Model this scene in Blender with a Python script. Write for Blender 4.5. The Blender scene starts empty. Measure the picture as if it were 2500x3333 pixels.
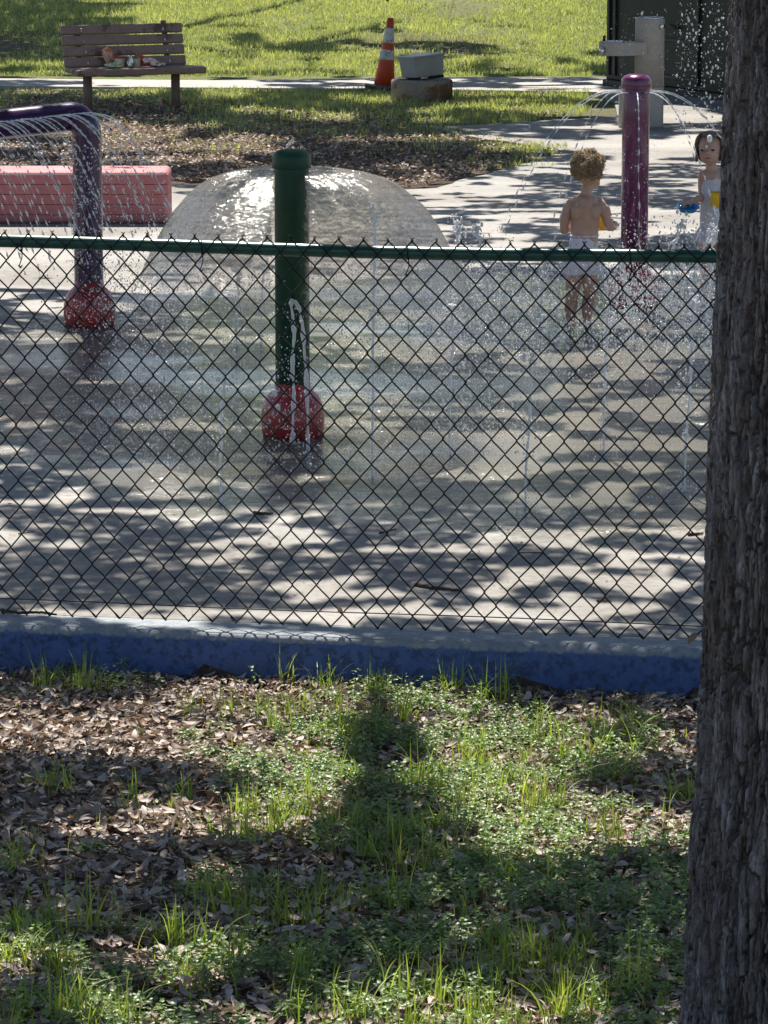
import bpy, bmesh, math, random
import numpy as np
from mathutils import Vector, Matrix
random.seed(7); rng = np.random.default_rng(11)
S = bpy.context.scene
COL = S.collection

# ------------------------------------------------------------------ camera
F = 11550.0; CX, CY = 1250.0, 1666.5; H = 2.64; PITCH = math.radians(11.05)
cd = bpy.data.cameras.new("camera"); cam = bpy.data.objects.new("camera", cd); COL.objects.link(cam)
cam.location = (0, 0, H); cam.rotation_euler = (math.pi/2 - PITCH, 0, 0)
cd.sensor_fit = 'VERTICAL'; cd.sensor_height = 24.0; cd.lens = F/3333.0*24.0
cd.clip_start = 0.2; cd.clip_end = 1500
S.camera = cam
# ------------------------------------------------------------------ light
SUN_EL = math.radians(57); SUN_AZ = math.radians(-9)      # azimuth from +Y towards +X
SV = np.array([math.sin(SUN_AZ)*math.cos(SUN_EL), math.cos(SUN_AZ)*math.cos(SUN_EL), math.sin(SUN_EL)])
w = bpy.data.worlds.new("World"); S.world = w; w.use_nodes = True
nt = w.node_tree; bg = nt.nodes['Background']
sky = nt.nodes.new('ShaderNodeTexSky'); sky.sky_type = 'NISHITA'; sky.sun_disc = False
sky.sun_elevation = SUN_EL; sky.sun_rotation = SUN_AZ; sky.air_density = 1.0; sky.dust_density = 0.6
nt.links.new(sky.outputs[0], bg.inputs[0]); bg.inputs[1].default_value = 0.07
sl = bpy.data.lights.new("sun", 'SUN'); sl.energy = 5.0; sl.angle = math.radians(0.5); sl.color = (1.0, 0.955, 0.88)
so = bpy.data.objects.new("sun", sl); COL.objects.link(so)
so.rotation_euler = Vector(SV).to_track_quat('Z', 'Y').to_euler(); so.location = (0, 0, 30)
S.view_settings.view_transform = 'Standard'; S.view_settings.look = 'None'
S.view_settings.exposure = 0.92; S.view_settings.gamma = 1.0
S.cycles.use_denoising = True
try:
    S.cycles.denoiser = 'OPENIMAGEDENOISE'; S.cycles.denoising_prefilter = 'ACCURATE'
except Exception: pass
S.cycles.max_bounces = 8; S.cycles.transparent_max_bounces = 24; S.cycles.transmission_bounces = 6
S.cycles.diffuse_bounces = 3; S.cycles.glossy_bounces = 3
S.cycles.caustics_reflective = False; S.cycles.caustics_refractive = False
S.cycles.sample_clamp_indirect = 4.0

# ------------------------------------------------------------------ pixel <-> place
_s, _c = math.sin(PITCH), math.cos(PITCH)
def ray(px, py):
    a = (px-CX)/F; b = (CY-py)/F
    return np.array([a, _c + b*_s, -_s + b*_c])
def at_z(px, py, z=0.0):
    d = ray(px, py); t = (z-H)/d[2]; return np.array([d[0]*t, d[1]*t, z])
def at_Y(px, py, Y):
    d = ray(px, py); t = Y/d[1]; return np.array([d[0]*t, Y, H+d[2]*t])
def project(x, y, z):
    f = y*_c - (z-H)*_s; u = y*_s + (z-H)*_c
    return CX + F*x/f, CY - F*u/f

# ------------------------------------------------------------------ noise
def _hash(ix, iy, seed):
    h = (ix.astype(np.int64)*374761393 + iy.astype(np.int64)*668265263 + seed*1442695041) & 0xffffffff
    h = ((h ^ (h >> 13))*1274126177) & 0xffffffff
    return ((h ^ (h >> 16)) & 0xffffff)/float(0xffffff)
def vnoise(x, y, seed=0):
    x = np.asarray(x, float); y = np.asarray(y, float)
    ix = np.floor(x).astype(np.int64); iy = np.floor(y).astype(np.int64)
    fx = x-ix; fy = y-iy; fx = fx*fx*(3-2*fx); fy = fy*fy*(3-2*fy)
    a = _hash(ix, iy, seed); b = _hash(ix+1, iy, seed); c = _hash(ix, iy+1, seed); d = _hash(ix+1, iy+1, seed)
    return (a*(1-fx)+b*fx)*(1-fy) + (c*(1-fx)+d*fx)*fy
def fbm(x, y, seed=0, o=3):
    v = 0; a = 0.5; t = 0
    for i in range(o):
        v = v + a*vnoise(x*2**i, y*2**i, seed+i*17); t += a; a *= 0.5
    return v/t
def worley(x, y, seed=0):
    ix = np.floor(x).astype(np.int64); iy = np.floor(y).astype(np.int64)
    f1 = np.full(x.shape, 9.0); f2 = np.full(x.shape, 9.0); cid = np.zeros(x.shape)
    for dx in (-1, 0, 1):
        for dy in (-1, 0, 1):
            cx = ix+dx; cy = iy+dy
            px = cx+_hash(cx, cy, seed); py = cy+_hash(cx, cy, seed+5)
            d = np.hypot(px-x, py-y); idv = _hash(cx, cy, seed+9)
            m = d < f1
            f2 = np.where(m, f1, np.minimum(f2, d)); cid = np.where(m, idv, cid); f1 = np.where(m, d, f1)
    return f1, f2, cid
def smooth(a, b, x):
    t = np.clip((np.asarray(x, float)-a)/(b-a), 0, 1); return t*t*(3-2*t)
GX = np.arange(0, 2501, 250)
def gridmap(rows):
    ys = np.array([r[0] for r in rows], float); V = np.array([r[1] for r in rows], float)
    def f(px, py):
        px = np.clip(np.asarray(px, float), 0, 2500); py = np.clip(np.asarray(py, float), ys[0], ys[-1])
        i = np.clip(np.searchsorted(ys, py)-1, 0, len(ys)-2); ty = (py-ys[i])/(ys[i+1]-ys[i])
        gx = px/250.0; j = np.clip(gx.astype(int), 0, 9); tx = gx-j
        return (V[i, j]*(1-tx)+V[i, j+1]*tx)*(1-ty) + (V[i+1, j]*(1-tx)+V[i+1, j+1]*tx)*ty
    return f

# ------------------------------------------------------------------ mesh helpers
def tag(o, label=None, cat=None, group=None, kind=None):
    if label: o['label'] = label
    if cat: o['category'] = cat
    if group: o['group'] = group
    if kind: o['kind'] = kind
    return o
def obj(name, me, mats, parent=None, smooth_=True):
    o = bpy.data.objects.new(name, me); COL.objects.link(o)
    if not isinstance(mats, (list, tuple)): mats = [mats]
    if not me.materials:
        for m in mats: me.materials.append(m)
    if smooth_:
        me.polygons.foreach_set('use_smooth', [True]*len(me.polygons))
    if parent: o.parent = parent; o.matrix_parent_inverse = parent.matrix_world.inverted() if False else Matrix.Translation(-Vector(parent.location))
    return o
def empty(name, loc, label, cat, group=None):
    o = bpy.data.objects.new(name, None); COL.objects.link(o); o.location = loc; o.empty_display_size = 0.1
    return tag(o, label, cat, group)
class MB:
    def __init__(s): s.v = []; s.f = []; s.n = 0; s.mi = []
    def add(s, v, f, mi=0):
        v = np.asarray(v, float); s.v.append(v); n = s.n
        for q in f: s.f.append([i+n for i in q]); s.mi.append(mi)
        s.n += len(v); return s
    def mesh(s, name):
        me = bpy.data.meshes.new(name); me.from_pydata(np.concatenate(s.v).tolist(), [], s.f)
        if any(s.mi): me.polygons.foreach_set('material_index', s.mi)
        me.validate(); me.update(); return me
def bulk(name, V, Fq, attrs=None):
    """V (N,3), Fq (M,k) arrays -> mesh, fast"""
    me = bpy.data.meshes.new(name); k = Fq.shape[1]
    me.vertices.add(len(V)); me.vertices.foreach_set('co', np.ascontiguousarray(V, np.float32).ravel())
    me.loops.add(Fq.size); me.loops.foreach_set('vertex_index', np.ascontiguousarray(Fq, np.int32).ravel())
    me.polygons.add(len(Fq)); me.polygons.foreach_set('loop_start', np.arange(0, Fq.size, k, dtype=np.int32))
    for nm, a in (attrs or {}).items():
        at = me.attributes.new(nm, 'FLOAT', 'POINT'); at.data.foreach_set('value', np.ascontiguousarray(a, np.float32))
    me.update(calc_edges=True); return me
def scatter(name, T, TF, P, R, sc, attrs=None):
    """T template verts (n,3); TF faces; P (N,3); R (N,3,3); sc (N,) or (N,3)"""
    sc = np.asarray(sc); sc = sc[:, None] if sc.ndim == 1 else sc
    V = np.einsum('nij,nkj->nki', R, T[None]*sc[:, None, :]) + P[:, None, :]
    n = len(T); N = len(P)
    FF = (TF[None] + (np.arange(N)*n)[:, None, None]).reshape(-1, TF.shape[1])
    at = {k: np.repeat(a, n) for k, a in (attrs or {}).items()}
    return bulk(name, V.reshape(-1, 3), FF, at)
def rot_z(a):
    c, s = np.cos(a), np.sin(a); z = np.zeros_like(a); o = np.ones_like(a)
    return np.stack([np.stack([c, -s, z], -1), np.stack([s, c, z], -1), np.stack([z, z, o], -1)], -2)
def rot_x(a):
    c, s = np.cos(a), np.sin(a); z = np.zeros_like(a); o = np.ones_like(a)
    return np.stack([np.stack([o, z, z], -1), np.stack([z, c, -s], -1), np.stack([z, s, c], -1)], -2)
def rot_y(a):
    c, s = np.cos(a), np.sin(a); z = np.zeros_like(a); o = np.ones_like(a)
    return np.stack([np.stack([c, z, s], -1), np.stack([z, o, z], -1), np.stack([-s, z, c], -1)], -2)
def tube(pts, rad, sides=8, cap=True, squash=None):
    P = np.asarray(pts, float); n = len(P); rad = np.broadcast_to(np.asarray(rad, float), (n,))
    T = np.gradient(P, axis=0); T /= (np.linalg.norm(T, axis=1)[:, None]+1e-12)
    up = np.array([0, 0, 1.0]) if abs(T[0][2]) < 0.9 else np.array([1.0, 0, 0])
    N = np.cross(T[0], up); N /= np.linalg.norm(N); V = []
    a = np.arange(sides)*2*math.pi/sides
    for i in range(n):
        N = N - T[i]*np.dot(N, T[i]); N /= (np.linalg.norm(N)+1e-12); B = np.cross(T[i], N)
        V.append(P[i] + rad[i]*(np.cos(a)[:, None]*N + np.sin(a)[:, None]*B))
    V = np.concatenate(V); f = []
    for i in range(n-1):
        for j in range(sides):
            k = (j+1) % sides; f.append((i*sides+j, i*sides+k, (i+1)*sides+k, (i+1)*sides+j))
    if cap:
        f.append(tuple(range(sides))[::-1]); f.append(tuple((n-1)*sides+j for j in range(sides)))
    return V, f
def lathe(prof, c=(0, 0, 0), n=32, wob=None):
    V = []; f = []
    for (r, z) in prof:
        for j in range(n):
            a = 2*math.pi*j/n; rr = r*(wob(a, z) if wob else 1)
            V.append((c[0]+rr*math.cos(a), c[1]+rr*math.sin(a), c[2]+z))
    m = len(prof)
    for i in range(m-1):
        for j in range(n):
            k = (j+1) % n; f.append((i*n+j, i*n+k, (i+1)*n+k, (i+1)*n+j))
    f.append(tuple(range(n))[::-1]); f.append(tuple((m-1)*n+j for j in range(n)))
    return np.array(V), f
def rbox(sx, sy, sz, bev=0.01, M=None, seg=2):
    bm = bmesh.new(); bmesh.ops.create_cube(bm, size=1.0)
    for v in bm.verts: v.co = Vector((v.co.x*sx, v.co.y*sy, v.co.z*sz))
    if bev > 0: bmesh.ops.bevel(bm, geom=bm.edges[:], offset=bev, segments=seg, profile=0.5, affect='EDGES')
    V = np.array([v.co[:] for v in bm.verts]); bm.verts.index_update()
    f = [[v.index for v in p.verts] for p in bm.faces]; bm.free()
    if M is not None:
        M = np.array(M); V = V@M[:3, :3].T + M[:3, 3]
    return V, f
def ico(sub=1):
    bm = bmesh.new(); bmesh.ops.create_icosphere(bm, subdivisions=sub, radius=1.0)
    V = np.array([v.co[:] for v in bm.verts]); bm.verts.index_update()
    f = np.array([[v.index for v in p.verts] for p in bm.faces]); bm.free(); return V, f
ICO1 = ico(1); ICO2 = ico(2)
OCT = (np.array([(1,0,0),(-1,0,0),(0,1,0),(0,-1,0),(0,0,1),(0,0,-1)], float),
       np.array([(0,2,4),(2,1,4),(1,3,4),(3,0,4),(2,0,5),(1,2,5),(3,1,5),(0,3,5)]))

# ------------------------------------------------------------------ materials
def mat(name):
    m = bpy.data.materials.new(name); m.use_nodes = True
    b = m.node_tree.nodes['Principled BSDF']; return m, m.node_tree, b
def N(t, kind, **kw):
    n = t.nodes.new(kind)
    for k, v in kw.items():
        if k in n.inputs.keys() if hasattr(n.inputs, 'keys') else False: n.inputs[k].default_value = v
        else: setattr(n, k, v)
    return n
def L(t, a, b): t.links.new(a, b)
def noise(t, scale, detail=4, rough=0.6, vec=None, stretch=None):
    n = t.nodes.new('ShaderNodeTexNoise'); n.inputs['Scale'].default_value = scale
    n.inputs['Detail'].default_value = detail; n.inputs['Roughness'].default_value = rough
    if vec is None:
        tc = t.nodes.new('ShaderNodeTexCoord'); vec = tc.outputs['Object']
    if stretch:
        mp = t.nodes.new('ShaderNodeMapping'); mp.inputs['Scale'].default_value = stretch; L(t, vec, mp.inputs[0]); vec = mp.outputs[0]
    L(t, vec, n.inputs['Vector']); return n.outputs['Fac']
def ramp(t, fac, stops):
    r = t.nodes.new('ShaderNodeValToRGB'); e = r.color_ramp.elements
    while len(e) < len(stops): e.new(0.5)
    for i, (p, c) in enumerate(stops):
        e[i].position = p; e[i].color = (*c, 1) if len(c) == 3 else c
    L(t, fac, r.inputs[0]); return r.outputs[0]
def mixc(t, fac, a, b):
    m = t.nodes.new('ShaderNodeMix'); m.data_type = 'RGBA'
    if isinstance(fac, (int, float)): m.inputs[0].default_value = fac
    else: L(t, fac, m.inputs[0])
    for s, x in ((6, a), (7, b)):
        if isinstance(x, tuple): m.inputs[s].default_value = (*x, 1)
        else: L(t, x, m.inputs[s])
    return m.outputs[2]
def mathn(t, op, a, b=None, clamp=False):
    m = t.nodes.new('ShaderNodeMath'); m.operation = op; m.use_clamp = clamp
    for i, x in enumerate((a, b)):
        if x is None: continue
        if isinstance(x, (int, float)): m.inputs[i].default_value = x
        else: L(t, x, m.inputs[i])
    return m.outputs[0]
def bump(t, b, h, dist=0.01, strength=1.0):
    n = t.nodes.new('ShaderNodeBump'); n.inputs['Distance'].default_value = dist; n.inputs['Strength'].default_value = strength
    L(t, h, n.inputs['Height']); L(t, n.outputs[0], b.inputs['Normal']); return n.outputs[0]
def simple(name, col, rough=0.5, spec=0.5, metal=0.0, var=0.25, vs=30, bmp=0.0, bs=120, dirt=None, coat=0.0):
    m, t, b = mat(name)
    n = noise(t, vs, 5, 0.65)
    lo = tuple(c*(1-var) for c in col); hi = tuple(min(1, c*(1+var)) for c in col)
    c = ramp(t, n, [(0.3, lo), (0.7, hi)])
    if dirt:
        n2 = noise(t, dirt[1], 6, 0.7); mk = ramp(t, n2, [(dirt[2], (0, 0, 0)), (dirt[2]+0.08, (1, 1, 1))]); c = mixc(t, mk, c, dirt[0])
    L(t, c, b.inputs['Base Color']); b.inputs['Roughness'].default_value = rough; b.inputs['Metallic'].default_value = metal
    b.inputs['Specular IOR Level'].default_value = spec; b.inputs['Coat Weight'].default_value = coat
    if bmp: bump(t, b, noise(t, bs, 4, 0.6), bmp)
    return m
def leafmat(name, stops, rough=0.5, trans=0.35, tmul=(1.0, 1.0, 0.6)):
    m, t, b = mat(name)
    a = t.nodes.new('ShaderNodeAttribute'); a.attribute_name = 'rnd'
    c = ramp(t, a.outputs['Fac'], stops); L(t, c, b.inputs['Base Color'])
    b.inputs['Roughness'].default_value = rough; b.inputs['Specular IOR Level'].default_value = 0.35
    tr = t.nodes.new('ShaderNodeBsdfTranslucent')
    mm = t.nodes.new('ShaderNodeMix'); mm.data_type = 'RGBA'; mm.blend_type = 'MULTIPLY'; mm.inputs[0].default_value = 1.0
    L(t, c, mm.inputs[6]); mm.inputs[7].default_value = (*tmul, 1); L(t, mm.outputs[2], tr.inputs[0])
    mx = t.nodes.new('ShaderNodeMixShader'); mx.inputs[0].default_value = trans
    L(t, b.outputs[0], mx.inputs[1]); L(t, tr.outputs[0], mx.inputs[2])
    L(t, mx.outputs[0], t.nodes['Material Output'].inputs[0]); return m

# ------------------------------------------------------------------ terrain
def fence_Y(x): return 11.429 - 0.1754*x
def curb_Y(x): return 11.33 - 0.167*x
def gz(x, y):
    x = np.asarray(x, float); y = np.asarray(y, float); cy = curb_Y(x)
    near = -0.165 + 0.06*(cy-y) + 0.02*(fbm(x*1.3+3, y*1.3, 3, 3)-0.5)*smooth(0, 0.6, cy-y)
    far = -0.022 - 0.01*(1-smooth(24.5, 27, y)) + 0.052*np.clip(y-38, 0, 60) + 0.03*(fbm(x*.5, y*.5, 8, 2)-0.5)*smooth(29, 33, y)
    return np.where(y < cy+0.05, near, far)
def land_px(px, py):
    """pixel -> point on terrain (numeric)"""
    d = ray(px, py); lo, hi = 4.0, 80.0
    t = 4.0
    while t < 80:
        p = d*t; z = H+p[2]
        if z <= float(gz(p[0], p[1])): break
        t += 0.05
    p = d*t; return np.array([p[0], p[1], float(gz(p[0], p[1]))])

# pad outline (pixel corners on the ground plane)
def G(px, py): return at_z(px, py, 0.0)[:2]
def mat_ground():
    m, t, b = mat("soil")
    tc = t.nodes.new('ShaderNodeTexCoord'); v = tc.outputs['Object']
    sx = t.nodes.new('ShaderNodeSeparateXYZ'); L(t, v, sx.inputs[0])
    n1 = noise(t, 14, 6, 0.7, v); n2 = noise(t, 1.1, 3, 0.6, v); n3 = noise(t, 60, 5, 0.8, v)
    soil = ramp(t, n3, [(0.3, (0.06, 0.043, 0.033)), (0.55, (0.19, 0.14, 0.11)), (0.72, (0.38, 0.32, 0.27))])
    grass = ramp(t, n1, [(0.3, (0.12, 0.14, 0.05)), (0.55, (0.24, 0.26, 0.11)), (0.75, (0.42, 0.36, 0.24))])
    a = t.nodes.new('ShaderNodeAttribute'); a.attribute_name = 'grass'
    c = mixc(t, a.outputs['Fac'], soil, grass)
    L(t, c, b.inputs['Base Color']); b.inputs['Roughness'].default_value = 0.95; b.inputs['Specular IOR Level'].default_value = 0.1
    bump(t, b, n3, 0.03); return m
GRASS_FAR = gridmap([
 (-200,[1]*11),
 (0,  [1,1,1,1,1,1,.9,1,1,1,1]),
 (40, [1,1,1,1,1,1,.6,1,1,1,1]),
 (90, [.9,1,1,1,1,1,1,1,1,1,1]),
 (130,[.4,.8,1,1,1,.25,.5,1,1,1,1]),
 (170,[.2,.8,1,1,1,.8,.4,1,1,1,1]),
 (220,[1,1,1,1,1,1,1,1,1,0,0]),
 (285,[.8,.8,1,1,1,1,1,1,1,.2,0]),
 (320,[.6,.4,.7,.9,1,1,1,1,1,0,0]),
 (360,[.3,.1,.25,.6,.9,.9,1,1,.6,0,0]),
 (400,[.1,.05,.2,.5,.3,.5,.9,.5,0,0,0]),
 (450,[0,.1,.15,.3,.2,.3,.3,1,0,0,0]),
 (500,[0,0,.05,.1,.1,.1,.2,.7,0,0,0]),
 (560,[0,0,0,0,0,0,.1,.2,0,0,0]),
 (620,[0]*11)])
def build_ground():
    xs = np.concatenate([np.linspace(-140, -9, 20), np.linspace(-8, 8, 110), np.linspace(9, 140, 20)])
    ys = np.concatenate([np.linspace(-30, 3, 12), np.linspace(3.2, 12.5, 110), np.linspace(12.7, 28, 30), np.linspace(28.2, 60, 100), np.linspace(62, 400, 30)])
    X, Y = np.meshgrid(xs, ys); Z = gz(X, Y); Z = np.where(Y > 98, 3.1, Z)
    nx, ny = len(xs), len(ys); V = np.stack([X, Y, Z], -1).reshape(-1, 3)
    i = np.arange(nx-1)[None]+np.arange(ny-1)[:, None]*nx; i = i.ravel()
    Fq = np.stack([i, i+1, i+1+nx, i+nx], -1)
    px, py = project(V[:, 0], V[:, 1], V[:, 2])
    g = np.where(V[:, 1] > 20, GRASS_FAR(px, py), 0.0)
    g = np.where(V[:, 1] < 11, 0.12, g)
    me = bulk("ground", V, Fq, {'grass': g})
    tag(obj("ground", me, mat_ground()), kind='structure')
build_ground()

def mat_concrete():
    m, t, b = mat("concrete")
    tc = t.nodes.new('ShaderNodeTexCoord'); v = tc.outputs['Object']
    sx = t.nodes.new('ShaderNodeSeparateXYZ'); L(t, v, sx.inputs[0])
    n1 = noise(t, 0.9, 5, 0.6, v); n2 = noise(t, 22, 5, 0.7, v); n3 = noise(t, 240, 2, 0.6, v)
    dry = ramp(t, n1, [(0.3, (0.235, 0.22, 0.20)), (0.7, (0.35, 0.325, 0.295))])
    sp = ramp(t, n2, [(0.32, (0.72, 0.70, 0.68)), (0.6, (1, 1, 1))])
    mm = t.nodes.new('ShaderNodeMix'); mm.data_type = 'RGBA'; mm.blend_type = 'MULTIPLY'; mm.inputs[0].default_value = 1
    L(t, dry, mm.inputs[6]); L(t, sp, mm.inputs[7]); dry = mm.outputs[2]
    # wet zone round the fountains: ellipse in plan, ragged by noise
    dx = mathn(t, 'DIVIDE', mathn(t, 'ADD', sx.outputs[0], -0.6), 2.9)
    dy = mathn(t, 'DIVIDE', mathn(t, 'ADD', sx.outputs[1], -17.0), 4.1)
    r2 = mathn(t, 'ADD', mathn(t, 'MULTIPLY', dx, dx), mathn(t, 'MULTIPLY', dy, dy))
    nn = noise(t, 1.6, 5, 0.65, v)
    e = mathn(t, 'ADD', r2, mathn(t, 'MULTIPLY', mathn(t, 'ADD', nn, -0.5), 1.1))
    wet = ramp(t, e, [(0.80, (1, 1, 1)), (0.92, (.55, .55, .55)), (1.12, (0, 0, 0))])
    wetc = ramp(t, n1, [(0.3, (0.12, 0.118, 0.10)), (0.7, (0.25, 0.225, 0.185))])
    L(t, mixc(t, wet, dry, wetc), b.inputs['Base Color'])
    rr = t.nodes.new('ShaderNodeMapRange'); L(t, wet, rr.inputs[0]); rr.inputs[3].default_value = 0.85; rr.inputs[4].default_value = 0.07
    L(t, rr.outputs[0], b.inputs['Roughness'])
    pool = ramp(t, noise(t, .55, 3, .5, v, (1, 1.7, 1)), [(.47, (.16, .16, .16)), (.57, (1, 1, 1))])
    L(t, mathn(t, 'MULTIPLY', pool, .95), b.inputs['Specular IOR Level'])
    wav = noise(t, 10, 6, 0.62, v, (1, 1.5, 1))
    fine = noise(t, 75, 4, 0.7, v); pt = ramp(t, noise(t, 2.2, 3, .6, v), [(.42, (0, 0, 0)), (.6, (1, 1, 1))])
    rip = mathn(t, 'ADD', mathn(t, 'MULTIPLY', wav, 1.6), mathn(t, 'MULTIPLY', mathn(t, 'MULTIPLY', fine, pt), .5))
    hh = mathn(t, 'ADD', mathn(t, 'MULTIPLY', n3, 0.05), mathn(t, 'MULTIPLY', mathn(t, 'MULTIPLY', rip, wet), mathn(t, 'SUBTRACT', 1.0, mathn(t, 'MULTIPLY', pool, .85))))
    bump(t, b, hh, 0.014); return m
M_CONC = mat_concrete()
def sheet(name, pts, z, thick, m):
    """flat slab from an outline, triangulated"""
    from mathutils.geometry import tessellate_polygon
    n = len(pts); area = sum(pts[i][0]*pts[(i+1) % n][1]-pts[(i+1) % n][0]*pts[i][1] for i in range(n))
    if area < 0: pts = pts[::-1]
    tri = tessellate_polygon([[Vector((p[0], p[1], 0)) for p in pts]])
    V = [(p[0], p[1], z) for p in pts]+[(p[0], p[1], z-thick) for p in pts]; Fs = []
    for t_ in tri:
        a, b, c = [Vector(V[k]) for k in t_]
        Fs.append(tuple(t_) if (b-a).cross(c-a).z > 0 else tuple(t_)[::-1])
    Fs += [(i+n, (i+1) % n+n, (i+1) % n, i) for i in range(n)]
    me = bpy.data.meshes.new(name); me.from_pydata(V, [], Fs); me.update(); return obj(name, me, m, smooth_=False)
def wobble(pts, amp, step=0.25, seed=0):
    out = []
    for i in range(len(pts)):
        a = np.array(pts[i], float); b = np.array(pts[(i+1) % len(pts)], float); d = np.linalg.norm(b-a); n = max(1, int(d/step)) if d < 20 else 1
        for k in range(n):
            p = a+(b-a)*k/n; o = (vnoise(np.array(p[0]*3+seed), np.array(p[1]*3), 4)-0.5)*2*amp if n > 1 else 0
            out.append((p[0], p[1]+float(o)))
    return out
pad = [(-9, curb_Y(-9)+0.188), (3.2, curb_Y(3.2)+0.188), (9, curb_Y(3.2)+0.1), (9, 37.0)]
pad += [tuple(G(2700, 262)), tuple(G(2400, 262)), tuple(G(1990, 252)), tuple(G(1940, 300)), tuple(G(2000, 325)), tuple(G(2010, 380)), tuple(G(1800, 390)), tuple(G(1560, 405)), tuple(G(1395, 413)),
        tuple(G(1500, 440)), tuple(G(1640, 458)), tuple(G(1800, 480)), tuple(G(1830, 492)), tuple(G(1760, 520)), tuple(G(1640, 550)), tuple(G(1520, 580)), tuple(G(1420, 612)), tuple(G(1300, 618)),
        tuple(G(1000, 606)), tuple(G(540, 598)), tuple(G(0, 590)), (-9, 26.4)]
_e = []          # ragged soil edge between the lawn tip and the left end
for i in range(len(pad)-1):
    a, b = np.array(pad[i]), np.array(pad[i+1]); _e.append(pad[i]); m_ = (a+b)/2
    if a[1] > 25 and b[1] > 25 and abs(a[0]) < 4 and abs(b[0]) < 4 and i > 8:
        n_ = max(1, int(np.linalg.norm(b-a)/.18))
        for k in range(1, n_):
            p = a+(b-a)*k/n_; _e.append((p[0]+float(rng.normal(0, .012)), p[1]+float(rng.normal(0, .045))))
pad = _e+[pad[-1]]
tag(sheet("splash_pad", pad, 0.0, 0.12, M_CONC), kind='structure')
path = [(-12, G(0, 280)[1]-0.3), tuple(G(0, 281)), tuple(G(700, 286)), tuple(G(1250, 290)), tuple(G(1500, 293)), tuple(G(1945, 300)), tuple(G(1990, 251)), tuple(G(1450, 252)), tuple(G(700, 262)), tuple(G(0, 256)), (-12, G(0, 256)[1])]
tag(sheet("path", path, 0.003, 0.10, simple("path_concrete", (0.38, 0.355, 0.325), 0.85, 0.2, var=0.15, vs=6, bmp=0.004, bs=60)), kind='structure')

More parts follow.
